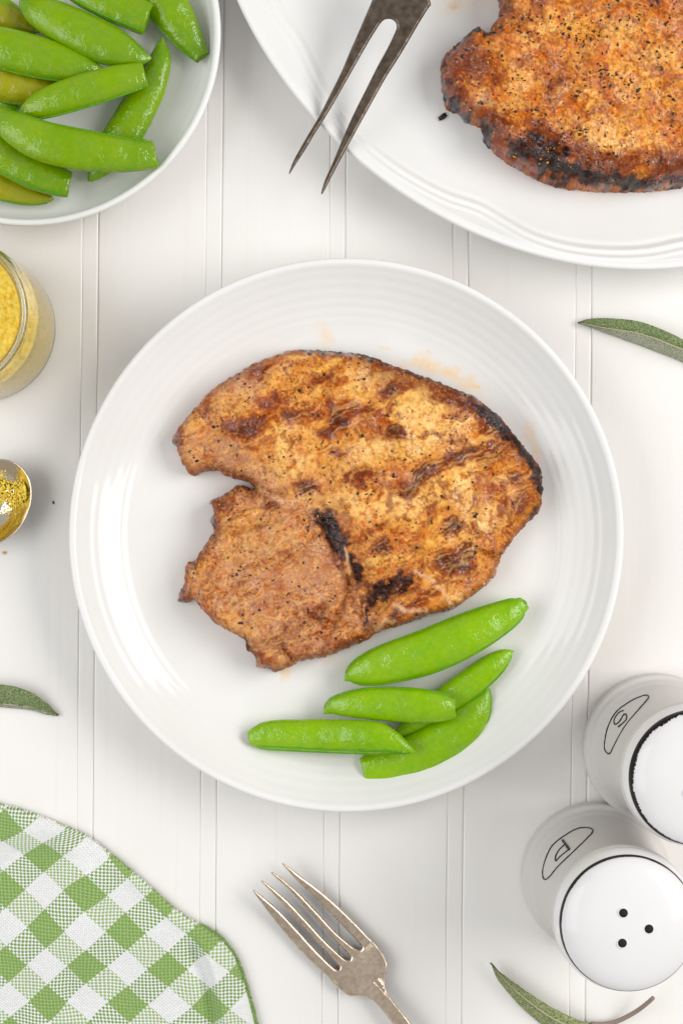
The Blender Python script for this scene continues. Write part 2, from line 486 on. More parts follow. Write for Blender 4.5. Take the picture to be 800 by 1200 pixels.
OUT1 = [(201,517),(205,506),(215,492),(232,472),(244,459),(260,447),(280,435),(300,424),(325,414),(336,410),(360,409),(385,410),(400,412),(425,414),(450,423),(482,435),
        (510,445),(530,453),(550,461),(568,473),(590,491),(605,510),(625,535),(635,550),(637,566),(636,582),(633,598),(619,613),(603,632),(594,645),(586,657),(581,674),(569,688),(550,702),(534,713),
        (503,722),(475,732),(444,742),(432,750),(400,763),(380,771),(355,775),(340,783),(322,789),(314,784),(300,783),(298,771),(287,760),(285,750),(267,741),(250,730),(236,715),(227,704),
        (221,706),(214,708),(207,704),(208,696),(213,687),(215,675),(218,661),(227,657),(232,648),(241,636),(249,622),(246,612),(249,600),(245,587),(258,581),(268,575),(280,568),
        (291,571),(299,573),(290,566),(276,561),(262,556),(254,552),(242,552),(227,557),(217,550),(210,537),(206,525)]
CREASE1 = [[(272, 566), (290, 568), (305, 575), (318, 580), (332, 581)], [(378, 612), (392, 640), (404, 664), (408, 685), (400, 712), (388, 735), (378, 765)],
           [(331, 730), (329, 745), (333, 758), (345, 770)], [(300, 778), (292, 756), (310, 748), (335, 742), (365, 728), (380, 705)], [(395, 655), (412, 665), (430, 690)],
           [(246, 628), (262, 618), (290, 622), (330, 612)], [(432, 745), (436, 720), (452, 704), (480, 692)], [(440, 735), (455, 727), (470, 735)], [(585, 655), (560, 648), (540, 640)]]
def paint1(X, Y, d, dr):
    wx = X + (fbm(X / 26, Y / 26, 3) - 0.5) * 26; wy = Y + (fbm(X / 26, Y / 26, 8) - 0.5) * 26
    # heights
    w = 15.0
    t = np.clip(dr / w, 0, 1)
    prof = np.sqrt(np.clip(1 - (1 - t) ** 2, 0, 1))
    big = fbm(wx / 70, wy / 70, 21, 3)
    T = 0.0158 + 0.006 * (big - 0.5) + 0.0050 * np.sqrt(np.clip(1 - ((X - 314) / 92) ** 2 - ((Y - 676) / 82) ** 2, 0, 1)) + 0.002 * blob(X, Y, 480, 560, 130, 90, 20) - 0.009 * blob(X, Y, 214, 690, 16, 30) - 0.003 * blob(X, Y, 240, 520, 40, 40)
    ca, sa = math.cos(math.radians(-32)), math.sin(math.radians(-32))
    U = wx * ca + wy * sa; V = -wx * sa + wy * ca
    rip = fbm(U / 34, V / 11, 41, 3)
    h = prof * T + 0.0034 * (rip - 0.5) * sstep(2, 16, d) + 0.0013 * (1 - .6 * blob(X, Y, 314, 680, 70, 60)) * (fbm(wx / 9, wy / 9, 51, 3) - 0.5) * sstep(0, 8, dr) + 0.0002 * (fbm(X / 3.2, Y / 3.2, 61, 2) - 0.5) * sstep(0, 4, dr)
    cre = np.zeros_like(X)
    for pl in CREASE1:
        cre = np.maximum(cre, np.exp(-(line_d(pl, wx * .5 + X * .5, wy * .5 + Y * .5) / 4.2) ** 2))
    h = h - 0.0019 * cre * sstep(0, 8, dr)
    h = h - 0.002 * blob(wx, wy, 392, 632, 12, 26, -25) + 0.0012 * blob(wx, wy, 455, 688, 22, 10, -10)
    h = np.maximum(h, 0.0004)
    # colours
    c = np.ones(X.shape + (3,)) * lin((218, 142, 54))
    pink = blob(wx, wy, 318, 682, 92, 82) + blob(wx, wy, 245, 535, 62, 34, 20) + 0.9 * blob(wx, wy, 300, 560, 60, 22, 25) + 0.7 * blob(wx, wy, 300, 440, 55, 16, -25) + .7 * blob(wx, wy, 275, 455, 40, 16, -35) + .8 * blob(wx, wy, 340, 765, 60, 22) + .5 * blob(wx, wy, 560, 690, 34, 16, -35) + .6 * blob(wx,wy,370,700,50,60)
    c = mixc(c, pink * 0.95, (194, 140, 104))
    stripes = fbm(U / 46, V / 15, 77, 3)
    c = mixc(c, sstep(0.5, 0.66, stripes) * (1 - 0.75 * np.clip(pink, 0, 1)), (246, 188, 88))
    for (x, y, rx, ry, r) in [(440, 440, 26, 8, -5), (500, 475, 26, 36, 20), (545, 565, 12, 50, 5), (350, 505, 26, 14, 30), (415, 590, 40, 18, 10), (330, 525, 12, 30, 10), (470, 590, 40, 14, -10), (370, 580, 20, 14, 0), (440, 520, 50, 16, -32), (560, 612, 30, 14, -20), (290, 640, 20, 22, 0), (270, 480, 14, 12, 0), (350, 545, 24, 14, -30), (400, 450, 30, 12, -10)]:
        c = mixc(c, 0.75 * blob(wx, wy, x, y, rx, ry, r), (246, 192, 108))
    # orange rub
    rub = fbm(wx / 20, wy / 20, 91, 4, 0.6); rub2 = fbm(X / 5, Y / 5, 95, 3, 0.6)
    rubm = sstep(0.47, 0.66, rub * 0.6 + rub2 * 0.4)
    c = mixc(c, rubm * (0.85 - 0.35 * np.clip(pink, 0, 1)), (202, 98, 6))
    c = mixc(c, sstep(0.55, 0.72, rub) * (1 - .5 * np.clip(pink, 0, 1)) * .8, (156, 66, 2))
    c = mixc(c, sstep(0.54, 0.7, fbm(X / 4.2, Y / 4.2, 99, 3)) * 0.45, (214, 116, 10))
    c = mixc(c, sstep(0.52, 0.66, fbm(X / 3.6, Y / 3.6, 103, 3)) * sstep(.45, .6, fbm(wx / 30, wy / 30, 105)) * 0.6, (138, 52, 8))
    c = mixc(c, blob(wx, wy, 320, 665, 34, 26, -20) * 0.6 * sstep(.35, .6, rub2), (200, 118, 44))
    isl = np.zeros_like(X)
    for (x, y, rx, ry, r) in [(440, 440, 26, 8, -5), (500, 475, 26, 30, 20), (545, 565, 12, 46, 5), (415, 590, 40, 14, 10), (470, 590, 40, 12, -10), (440, 525, 50, 12, -32), (560, 612, 28, 12, -20), (350, 548, 24, 10, -30), (330, 525, 9, 26, 10), (530, 700, 22, 7, 40), (505, 520, 30, 9, -35)]:
        isl = np.maximum(isl, blob(wx, wy, x, y, rx, ry, r))
    c = mixc(c, isl * .8 * sstep(.78, .44, rub2), (255, 212, 130))
    c = mixc(c, np.clip(pink, 0, 1) * .65 * sstep(.75, .42, rub2), (194, 140, 104))
    # browned patches
    br = np.zeros_like(X)
    for (x, y, rx, ry, r, a) in [(288, 502, 30, 15, -25, 1.0), (318, 468, 16, 12, 0, .8), (345, 487, 18, 14, 0, .8), (397, 492, 16, 24, 0, 1.1), (380, 508, 14, 10, 0, .9), (397, 534, 14, 10, 0, .9), (362, 567, 18, 12, 0, .9), (320, 594, 16, 10, 0, 1.0),
                                 (248, 483, 18, 9, -30, .8), (208, 516, 10, 12, 0, 1.0), (380, 447, 20, 10, 0, .7), (305, 436, 26, 7, -25, .8), (460, 458, 26, 12, -10, .9), (460, 510, 18, 13, 0, 1.1), (495, 560, 40, 14, -25, 1.0), (540, 535, 40, 14, -35, 1.0), (570, 530, 26, 22, 0, .8),
                                 (605, 557, 14, 12, 0, .8), (532, 467, 34, 14, 28, 1.1), (565, 490, 40, 10, 42, 1.0), (610, 590, 18, 18, 0, .7), (525, 614, 14, 12, 0, 1.1), (528, 658, 22, 18, 0, 1.1), (447, 642, 18, 14, 0, .9), (420, 560, 26, 10, -20, .7), (250, 600, 10, 22, 0, 1.0), (270, 590, 20, 10, 0, .8),
                                 (330, 655, 24, 16, 0, .5), (372, 720, 14, 20, 30, .8), (470, 712, 34, 9, -15, .8), (500, 690, 16, 10, 0, .7), (232, 640, 6, 26, 25, .8), (212, 694, 10, 16, 10, 1.0), (310, 775, 20, 12, 30, .7), (410, 750, 34, 10, -15, .7), (600, 632, 24, 10, -45, .8), (350, 430, 30, 9, 0, .5), (500, 600, 26, 9, 0, .6), (430, 480, 40, 9, -5, .8), (350, 760, 26, 10, 0, .5), (440, 618, 26, 9, -20, .6)]:
        br = np.maximum(br, a * blob(wx, wy, x, y, rx, ry, r))
    brn = br * (0.15 + 0.9 * fbm(X / 7, Y / 7, 111, 4, 0.6) + 0.85 * fbm(X / 16, Y / 16, 113, 3, 0.6))
    c = mixc(c, sstep(0.22, 0.66, brn) * 0.92, (146, 58, 4))
    c = mixc(c, sstep(0.5, 0.95, brn) * 0.9, (80, 24, 2))
    rnd = sstep(0.57, 0.7, fbm(wx / 13, wy / 13, 121, 4, 0.6)) * (1 - .6 * np.clip(pink, 0, 1))
    c = mixc(c, rnd * 0.7, (132, 46, 2))
    c = mixc(c, cre * 0.5 * (0.2 + 1.2 * fbm(X / 6, Y / 6, 131)), (122, 66, 30))  # creases also darkened in colour, along the same lines as their dips
    # browned rim
    rimn = fbm(X / 12, Y / 12, 141, 3)
    upper = sstep(380, 440, X) * sstep(640, 560, Y)
    rim = sstep(13, 2, dr + (rimn - .5) * 12)
    c = mixc(c, rim * 0.75, (132, 64, 24))
    c = mixc(c, sstep(34, 10, d + (fbm(wx / 18, wy / 18, 145, 3) - .5) * 26) * upper * .8, (126, 54, 12))
    fib = fbm(U / 26, V / 2.6, 147, 2); c = mixc(c, sstep(.58, .75, fib) * .35 * sstep(8, 20, d), (248, 196, 112))
    c = mixc(c, rim * upper * 0.85, (92, 32, 8))
    # char
    fx = X + (fbm(X / 8, Y / 8, 701, 3) - .5) * 20; fy = Y + (fbm(X / 8, Y / 8, 709, 3) - .5) * 20
    ch = np.zeros_like(X)
    cd = line_d([(552, 477), (570, 487), (590, 505), (606, 524), (622, 543), (631, 560), (632, 574)], fx, fy)
    ch = np.maximum(ch, 1.15 * np.exp(-(cd / 9.0) ** 2))
    for pl in ([(380, 605), (392, 632), (412, 665), (424, 690), (430, 725)], [(428, 700), (450, 690), (480, 680)]):
        c = mixc(c, .75 * np.exp(-(line_d(pl, fx, fy) / 17) ** 2) * sstep(.3, .6, fbm(X / 6, Y / 6, 149, 3)), (96, 40, 20))
    for pl, wd, a in [([(355, 410), (385, 411), (402, 413)], 6, 1.0), ([(402, 412), (455, 426), (520, 450), (552, 464)], 3.6, .9), ([(380, 608), (391, 628), (400, 645)], 13, 1.05), ([(400, 645), (412, 665), (420, 676)], 8, 1.05), ([(436, 700), (452, 690), (474, 680)], 13, 1.05), ([(428, 730), (436, 700)], 6, .95),
                      ([(629, 596), (622, 612)], 6, .8), ([(206, 700), (218, 706)], 5, .9), ([(285, 748), (298, 770)], 4, .9), ([(203, 512), (208, 522)], 4, .7), ([(247, 600), (250, 618)], 4, .8), ([(588, 652), (606, 634)], 4, .7), ([(300, 782), (325, 788)], 3, .7), ([(220, 700),(228,660),(245,635)],3,.6)]:
        ch = np.maximum(ch, a * np.exp(-(line_d(pl, fx, fy) / wd) ** 2))
    ch = ch * (0.55 + 0.9 * fbm(X / 5, Y / 5, 151, 4, 0.6))
    c = mixc(c, sstep(0.3, 0.7, ch) * 0.8, (80, 30, 14))
    c = mixc(c, sstep(0.58, 1.0, ch) * 0.95, (20, 12, 13))
    # fat lines
    for pl, wd in [([(487, 668), (500, 677), (515, 690), (530, 712)], 2.2), ([(460, 708), (475, 714), (500, 716)], 3), ([(440, 734), (450, 722), (462, 726)], 3), ([(405, 640), (412, 668)], 2.0), ([(300, 572), (322, 584), (345, 590)], 4)]:
        c = mixc(c, 0.8 * np.exp(-(line_d(pl, X * .6 + wx * .4, Y * .6 + wy * .4) / wd) ** 2), (230, 182, 138))
    sp = fbm(X / 2.6, Y / 2.6, 851, 2); sp2 = fbm(X / 2.2, Y / 2.2, 857, 2); lo = fbm(wx / 24, wy / 24, 859, 3)
    c = mixc(c, sstep(0.60, 0.74, sp) * sstep(.35, .6, lo) * .6, (110, 44, 8))
    c = mixc(c, sstep(0.64, 0.78, sp2) * (1 - np.clip(1.3 * ch, 0, 1)) * (1 - .6 * np.clip(br, 0, 1)) * .45, (246, 186, 86))
    wet = 0.25 + 0.75 * sstep(0.4, 0.62, fbm(wx / 45, wy / 45, 161, 3)) * (1 - 0.6 * np.clip(pink, 0, 1)) + 0.5 * sstep(.5, .8, br)
    h = h + 0.0009 * (fbm(X / 4, Y / 4, 171, 2) - .5) * np.clip(ch, 0, 1) * sstep(0, 5, dr)
    return h, c, np.clip(wet, 0, 1)

def scatter(poly, n, seed, dens=None):
    r = random.Random(seed); xs = [p[0] for p in poly]; ys = [p[1] for p in poly]; out = []
    while len(out) < n:
        x = r.uniform(max(min(xs), -5), min(max(xs), 815)); y = r.uniform(max(min(ys), -10), max(ys))
        if dens is None or r.random() < dens(x, y): out.append((x, y))
    return out
def clump(x, y): return 0.25 + 0.75 * max(0.0, mnoise.noise(Vector((x / 30, y / 30, 2.0))) * 2)

org1 = W(420, 600, FLOOR)
me1, hf1 = build_chop('pork_chop', OUT1, FLOOR, 0.0165, paint1, org1, 1 - 0.013 / H, 100)
chop1 = link('pork_chop', me1, M_meat, loc=org1)
tag(chop1, 'whole grilled pork chop with charred edge lying beside five green pods on the round plate', 'pork chop')
specks('pepper_flecks', chop1, M_pepper, scatter(OUT1, 1300, 1, clump), hf1, 0.7, 2.3)
specks('mustard_grains', chop1, M_grain, scatter(OUT1, 420, 2, clump), hf1, 0.8, 1.9)
specks('chili_flecks', chop1, M_chili, scatter(OUT1, 520, 3), hf1, 0.7, 1.5)

# ------------------------------------------------------------------ platter
PA, PCX, PCY, PRAT, PTH = 463.2, 675.1, -100.8, 1.2, math.radians(38)
ZR = 0.022
kp = 1 - ZR / H
plc = Vector(((PCX - 400) * S * kp, (600 - PCY) * S * kp, 0))
ridge_px = [(320, 0), (352, 42), (378, 98), (414, 150), (450, 183), (494, 211), (537, 231), (559, 234), (581, 248), (625, 275), (669, 288), (712, 292), (756, 291), (800, 281)]
def ell_ang(px, py):
    dx, dy = px - PCX, py - PCY
    u = dx * math.cos(PTH) + dy * math.sin(PTH); v = (-dx * math.sin(PTH) + dy * math.cos(PTH)) * PRAT
    return math.atan2(v, u), math.hypot(u, v) / PA
RA = sorted(ell_ang(*p) for p in ridge_px)
def platter():
    N = 360; A = np.linspace(-math.pi, math.pi, N, endpoint=False)
    ra = np.array([a for a, _ in RA]); rv = np.array([v for _, v in RA])
    rid = np.interp(A, ra, rv, left=rv[0], right=rv[-1])
    rid = np.convolve(np.r_[rid[-4:], rid, rid[:4]], np.ones(5) / 5, 'same')[4:-4]
    fl = 0.0065
    rows = []
    def row(f, z): rows.append((f, z))
    ones = np.ones(N)
    row(0.002 * ones, 0.003 * ones); row(0.62 * ones, 0.003 * ones); row(0.63 * ones, 0.0 * ones); row(0.655 * ones, 0.0 * ones); row(0.67 * ones, 0.003 * ones)
    row(0.80 * ones, 0.006 * ones); row(0.93 * ones, 0.0145 * ones); row(0.985 * ones, 0.019 * ones); row(0.998 * ones, 0.0205 * ones); row(1.0 * ones, 0.0217 * ones); row(0.997 * ones, 0.0228 * ones); row(0.990 * ones, 0.0232 * ones); row(0.982 * ones, 0.0227 * ones)
    # upper side: mixes rim-to-ridge, double bead ridge, ridge-to-floor
    def base(f):
        t = np.clip((0.975 - f) / (0.975 - 0.74), 0, 1)
        return 0.0222 - (0.0222 - fl) * (1 - (1 - t) ** 1.9)
    for f in np.linspace(0.978, 0.55, 130):
        ff = f * ones
        z = base(ff)
        q = (ff - rid)
        z = z + 0.0010 * np.exp(-(q / 0.0085) ** 2) + 0.0007 * np.exp(-((q - 0.024) / 0.006) ** 2) - 0.0005 * np.exp(-((q + 0.016) / 0.008) ** 2)
        row(ff, z)
    for f in (0.45, 0.3, 0.15, 0.01): row(f * ones, fl * ones)
    vs = []
    R = PA * S * kp
    for f, z in rows:
        u = f * R * np.cos(A); v = f * R * np.sin(A) / PRAT
        x = u * math.cos(PTH) - v * math.sin(PTH); y = -(u * math.sin(PTH) + v * math.cos(PTH))
        vs += list(zip(x, y, z))
    fs = []
    for i in range(len(rows) - 1):
        for k in range(N):
            k2 = (k + 1) % N
            fs.append((i * N + k2, i * N + k, (i + 1) * N + k, (i + 1) * N + k2))
    fs.append(tuple(range(N))); fs.append(tuple(reversed(range((len(rows) - 1) * N, len(rows) * N))))
    me = mesh('oval_platter', vs, fs)
    bm = bmesh.new(); bm.from_mesh(me); bmesh.ops.recalc_face_normals(bm, faces=bm.faces); bm.to_mesh(me); bm.free()
    return me
st2 = [stain(545, -2, 60, 26, 10, 0.5, plc, L4(238, 206, 130), 0.007), stain(532, 4, 14, 7, 0, 0.6, plc, L4(226, 150, 60), 0.007), stain(530, 118, 26, 22, 0, .15, plc, ST, .007)]
plat = link('oval_platter', platter(), mat_ceramic('white_platter_glaze', (234, 234, 233), st2), loc=plc)
tag(plat, 'oval white serving platter with a scalloped embossed rim under the second chop', 'platter')

PF = 0.0065
OUT2 = [(584, -12), (586, 8), (584, 19), (577, 27), (571, 41), (562, 34), (553, 35), (545, 42), (537, 49), (527, 58), (519, 67), (517, 78), (517, 90), (519, 106), (522, 120), (530, 126), (537, 130), (549, 141), (564, 145), (566, 152), (568, 163), (576, 172),
        (586, 180), (597, 188), (609, 195), (620, 202), (631, 208), (645, 213), (661, 218), (690, 221), (725, 222), (770, 221), (800, 217), (850, 205), (905, 175), (945, 120), (955, 40), (920, -50), (850, -105), (760, -125), (680, -105), (620, -65), (592, -35)]
def paint2(X, Y, d, dr):
    wx = X + (fbm(X / 26, Y / 26, 203) - 0.5) * 26; wy = Y + (fbm(X / 26, Y / 26, 208) - 0.5) * 26
    side = sstep(100, 190, Y) * sstep(560, 640, X)
    w = 15 + 13 * side
    t = np.clip(dr / w, 0, 1); prof = np.sqrt(np.clip(1 - (1 - t) ** 2, 0, 1))
    big = fbm(wx / 70, wy / 70, 221, 3)
    T = 0.021 + 0.006 * (big - 0.5) - 0.004 * blob(X, Y, 530, 90, 40, 50)
    ca, sa = math.cos(math.radians(35)), math.sin(math.radians(35))
    U = wx * ca + wy * sa; V = -wx * sa + wy * ca
    h = prof * T + 0.0028 * (fbm(U / 34, V / 12, 241, 3) - 0.5) * sstep(2, 16, d) + 0.0014 * (fbm(wx / 9, wy / 9, 251, 3) - 0.5) * sstep(0, 8, dr) + 0.00025 * (fbm(X / 3.2, Y / 3.2, 261, 2) - 0.5) * sstep(0, 4, dr)
    cre = np.zeros_like(X)
    for pl in [[(571, 43), (590, 45), (612, 30), (622, 5), (625, -20)], [(556, 130), (566, 118), (574, 125), (572, 145)], [(690, 20), (715, 12), (735, 2)], [(610, 165), (650, 186), (700, 192), (740, 190)]]:
        cre = np.maximum(cre, np.exp(-(line_d(pl, wx * .5 + X * .5, wy * .5 + Y * .5) / 3.6) ** 2))
    h = np.maximum(h - 0.0013 * cre * sstep(0, 8, dr), 0.0004)
    c = np.ones(X.shape + (3,)) * lin((216, 138, 44))
    c = mixc(c, sstep(0.48, 0.66, fbm(U / 50, V / 18, 277, 3)), (242, 174, 76))
    for (x, y, rx, ry, r) in [(650, 140, 40, 22, 30), (710, 180, 34, 12, 10), (620, 70, 12, 34, 10), (650, 35, 30, 12, -20), (715, 60, 40, 16, -25), (760, 70, 20, 20, 0), (605, 100, 10, 26, 0)]:
        c = mixc(c, 0.8 * blob(wx, wy, x, y, rx, ry, r), (246, 192, 104))
    c = mixc(c, 0.85 * blob(wx, wy, 602, 30, 24, 20), (166, 108, 62))
    c = mixc(c, 0.6 * blob(wx, wy, 780, 30, 40, 34), (176, 112, 60))
    rub = fbm(wx / 20, wy / 20, 291, 4, .6); rub2 = fbm(X / 5, Y / 5, 295, 3, .6)
    c = mixc(c, sstep(0.45, 0.66, rub * .6 + rub2 * .4) * .9, (208, 104, 8))
    c = mixc(c, sstep(0.54, 0.7, fbm(X / 4.2, Y / 4.2, 299, 3)) * .45, (216, 114, 6))
    c = mixc(c, sstep(0.52, 0.66, fbm(X / 3.6, Y / 3.6, 303, 3)) * .5, (136, 48, 4))
    br = np.zeros_like(X)
    for (x, y, rx, ry, r, a) in [(540, 75, 34, 30, 0, 1.15), (530, 110, 20, 24, 0, 1.1), (648, 105, 26, 12, 0, .7), (632, 5, 16, 30, 10, 1.0), (590, 5, 10, 26, 0, 1.0), (640, 165, 36, 14, 30, 1.2), (700, 195, 60, 14, 8, 1.15), (780, 198, 50, 16, -5, 1.1), (690, 80, 26, 10, 0, .5), (780, 105, 26, 14, 0, .6), (580, 150, 26, 22, 40, 1.1), (610, 185, 34, 16, 30, 1.2), (760, 10, 16, 12, 0, .8), (680, 15, 18, 10, -20, .6), (575, 95, 12, 20, 0, .7)]:
        br = np.maximum(br, a * blob(wx, wy, x, y, rx, ry, r))
    brn = br * (.15 + .9 * fbm(X / 7, Y / 7, 311, 4, .6) + .85 * fbm(X / 16, Y / 16, 313, 3, .6))
    c = mixc(c, sstep(0.22, 0.7, brn) * .82, (144, 56, 4))
    c = mixc(c, sstep(0.52, 1.0, brn) * .75, (86, 26, 2))
    c = mixc(c, sstep(0.57, 0.7, fbm(wx / 13, wy / 13, 321, 4, .6)) * .6, (142, 62, 16))
    rim = sstep(22, 6, dr + (fbm(X / 12, Y / 12, 341) - .5) * 10)
    c = mixc(c, rim * .6, (124, 50, 20))
    fx = X + (fbm(X / 8, Y / 8, 711, 3) - .5) * 20; fy = Y + (fbm(X / 8, Y / 8, 719, 3) - .5) * 20
    ch = np.zeros_like(X)
    for pl, wd, a in [([(600, 180), (622, 188), (650, 202), (690, 212), (740, 216)], 10, 1.05), ([(535, 50), (556, 38), (568, 44)], 7, 1.1), ([(520, 110), (530, 124), (548, 138)], 6, 1.0), ([(566, 150), (570, 165)], 5, 1.1), ([(617, 170), (632, 178), (655, 190)], 9, 1.0), ([(740, 217), (800, 214)], 7, .8), ([(519, 70), (518, 100)], 4, .7)]:
        ch = np.maximum(ch, a * np.exp(-(line_d(pl, fx, fy) / wd) ** 2))
    ch = ch * (.55 + .9 * fbm(X / 6.5, Y / 6.5, 351, 4, .6))
    c = mixc(c, sstep(0.34, 0.62, ch) * .85, (70, 24, 12)); c = mixc(c, sstep(0.52, 0.85, ch) * .95, (20, 12, 13))
    c = mixc(c, .8 * np.exp(-(line_d([(558, 128), (566, 120), (573, 128)], X, Y) / 4) ** 2), (176, 150, 120))
    for pl, wd in [([(690, 21), (715, 13), (735, 3)], 2.0)]:
        c = mixc(c, .8 * np.exp(-(line_d(pl, X, Y) / wd) ** 2), (232, 176, 120))
    sp = fbm(X / 2.6, Y / 2.6, 861, 2); sp2 = fbm(X / 2.2, Y / 2.2, 867, 2); lo = fbm(wx / 24, wy / 24, 869, 3)
    c = mixc(c, sstep(0.60, 0.74, sp) * sstep(.35, .6, lo) * .6, (110, 44, 8))
    c = mixc(c, sstep(0.64, 0.78, sp2) * (1 - np.clip(1.3 * ch, 0, 1)) * (1 - .6 * np.clip(br, 0, 1)) * .45, (246, 186, 86))
    wet = .4 + .6 * sstep(.4, .6, fbm(wx / 45, wy / 45, 361, 3)) + .4 * sstep(.5, .8, br)
    return h, c, np.clip(wet, 0, 1)
org2 = W(720, 60, PF)
me2, hf2 = build_chop('pork_chop', OUT2, PF, 0.021, paint2, org2, 1 - 0.014 / H, 300, (480, -130, 965, 260))
chop2 = link('pork_chop', me2, M_meat, loc=org2)
tag(chop2, 'grilled pork chop with dark browned rim lying on the oval platter', 'pork chop')
specks('pepper_flecks', chop2, M_pepper, scatter(OUT2, 1300, 11, clump), hf2, 0.7, 2.5)
specks('mustard_grains', chop2, M_grain, scatter(OUT2, 260, 12, clump), hf2, 0.8, 1.9)
specks('chili_flecks', chop2, M_chili, scatter(OUT2, 420, 13), hf2, 0.7, 1.6)

def crumb(name, px, py, z, r, mat, label, cat, seed):
    rr = random.Random(seed); bm = bmesh.new(); bmesh.ops.create_icosphere(bm, subdivisions=2, radius=r)
    for v in bm.verts:
        v.co *= 0.65 + 0.7 * abs(mnoise.noise(v.co / r * 1.4 + Vector((seed, 0, 0))))*1.6; v.co.x *= 1.5; v.co.z *= .6
    mz = min(v.co.z for v in bm.verts)
    for v in bm.verts: v.co.z -= mz
    me = bpy.data.meshes.new(name); bm.to_mesh(me); bm.free(); me.polygons.foreach_set('use_smooth', [True] * len(me.polygons))
    w = W(px, py, z); o = link(name, me, mat, loc=w); o.rotation_euler.z = rr.uniform(0, 3)
    return tag(o, label, cat)
crumb('burnt_crumb', 518.5, 137, PF, 0.0015, M_char, 'small burnt crumb on the white platter beside the tip of the chop', 'crumb', 3)
crumb('spice_crumb', 63, 589, 0.0, 0.0005, M_pepper, 'tiny dark speck on the table between spoon and plate', 'crumb', 5)
crumb('mustard_crumb', 6, 648, 0.0, 0.0007, M_grain, 'tiny orange crumb on the table just below the spoon', 'crumb', 6)

# ------------------------------------------------------------------ snap pea pods
def pod(ctrl, label, group, mat=M_pod, flat=0.72, ends=('tip', 'tip'), seam=None, seed=0, cap=False):
    """ctrl rows: px, py, half width (px), centre height (m); the pod lies along the curve"""
    C = resample(catmull(np.array(ctrl, float), 8), 46)
    pts = [W(a[0], a[1], a[3]) for a in C]
    hw = [a[2] * S * (1 - a[3] / H) for a in C]
    c0 = pts[len(pts) // 2].copy(); c0.z = min(p.z - w * flat for p, w in zip(pts, hw)); c0.z = max(c0.z, 0.0005)
    n = 28; vs = []; fs = []; N = len(pts); frames = []
    r = random.Random(seed)
    ph = r.uniform(0, 6); npea = r.uniform(6, 8)
    for i, p in enumerate(pts):
        t = (pts[min(i + 1, N - 1)] - pts[max(i - 1, 0)]).normalized()
        s = t.cross(Vector((0, 0, 1))).normalized(); u = s.cross(t).normalized()
        frames.append((p, s, u, t))
        u_ = i / (N - 1)
        bul = 1 + 0.035 * math.sin(ph + u_ * npea * 6.283) * math.sin(math.pi * u_)
        for k in range(n):
            a = 2 * math.pi * k / n
            ca, sa = math.cos(a), math.sin(a)
            # lens-like section: slightly sharp at the two seams
            rad = 1.0 - 0.06 * (math.sin(a) ** 2) * 0 + 0.0
            wob = 1 + 0.03 * mnoise.noise(Vector((u_ * 9 + seed * 3.1, ca * 1.3, sa * 1.3)))
            x = hw[i] * ca * wob; z = hw[i] * flat * (abs(sa) ** 0.9) * (1 if sa >= 0 else -1) * bul * wob
            vs.append(p + s * x + u * z - c0)
    for i in range(N - 1):
        for k in range(n):
            k2 = (k + 1) % n
            fs.append((i * n + k, i * n + k2, (i + 1) * n + k2, (i + 1) * n + k))
    # ends: a snapped end is a puckered hollow lip, a tip is a short beak
    for e, kind in enumerate(ends):
        i = 0 if e == 0 else N - 1
        p, s, u, t = frames[i]; d = -t if e == 0 else t
        ring = [i * n + k for k in range(n)]
        if kind == 'cut':
            prev = ring
            for (f, adv) in ((0.93, 0.0007), (0.72, -0.0004), (0.3, -0.0016)):
                b = len(vs)
                for k in range(n):
                    a = 2 * math.pi * k / n; j = 1 + 0.18 * mnoise.noise(Vector((math.cos(a) * 2, math.sin(a) * 2, seed)))
                    vs.append(p + s * hw[i] * f * math.cos(a) + u * hw[i] * flat * f * math.sin(a) + d * adv * j * (1.6 if math.cos(a) > .6 else 1) - c0)
                cur = list(range(b, b + n))
                for k in range(n):
                    k2 = (k + 1) % n
                    fs.append((prev[k], prev[k2], cur[k2], cur[k]) if e else (prev[k2], prev[k], cur[k], cur[k2]))
                prev = cur
            fs.append(tuple(prev))
        else:
            b = len(vs); vs.append(p + d * max(hw[i] * 0.9, 0.0006) - c0)
            for k in range(n):
                k2 = (k + 1) % n
                fs.append((ring[k], ring[k2], b))
    me = mesh('snap_pea_pod', vs, fs)
    bm = bmesh.new(); bm.from_mesh(me); bmesh.ops.recalc_face_normals(bm, faces=bm.faces); bm.to_mesh(me); bm.free()
    o = link('snap_pea_pod', me, mat, loc=c0)
    tag(o, label, 'pea pod', group)
    # raised seam along one edge
    sides = seam if seam is not None else [(1, 8)]
    for sd, deg in sides:
        a = math.radians(deg) if sd > 0 else math.pi - math.radians(deg)
        sp = []; rd = []
        for i in range(1, N - 1):
            p, s, u, t = frames[i]
            sp.append(p + s * hw[i] * math.cos(a) * 1.0 + u * hw[i] * flat * math.sin(a) * 1.0 - c0); rd.append(min(0.00062, hw[i] * 0.3))
        rd[0] *= .4; rd[-1] *= .4
        link('seam', tube_mesh('seam', sp, rd, 8, 0.8), M_seam, o)
    if cap:
        p, s, u, t = frames[-1 if cap == 1 else 0]; d = t if cap == 1 else -t
        r0 = hw[-1 if cap == 1 else 0]
        link('stem_end', tube_mesh('stem_end', [p - c0 - d * 0.0006, p - c0 + d * 0.0005, p - c0 + d * 0.0012, p - c0 + d * 0.0019], [r0 * .85, r0 * .8, r0 * .62, r0 * .25], 12, 0.8), M_seam, o)
    return o

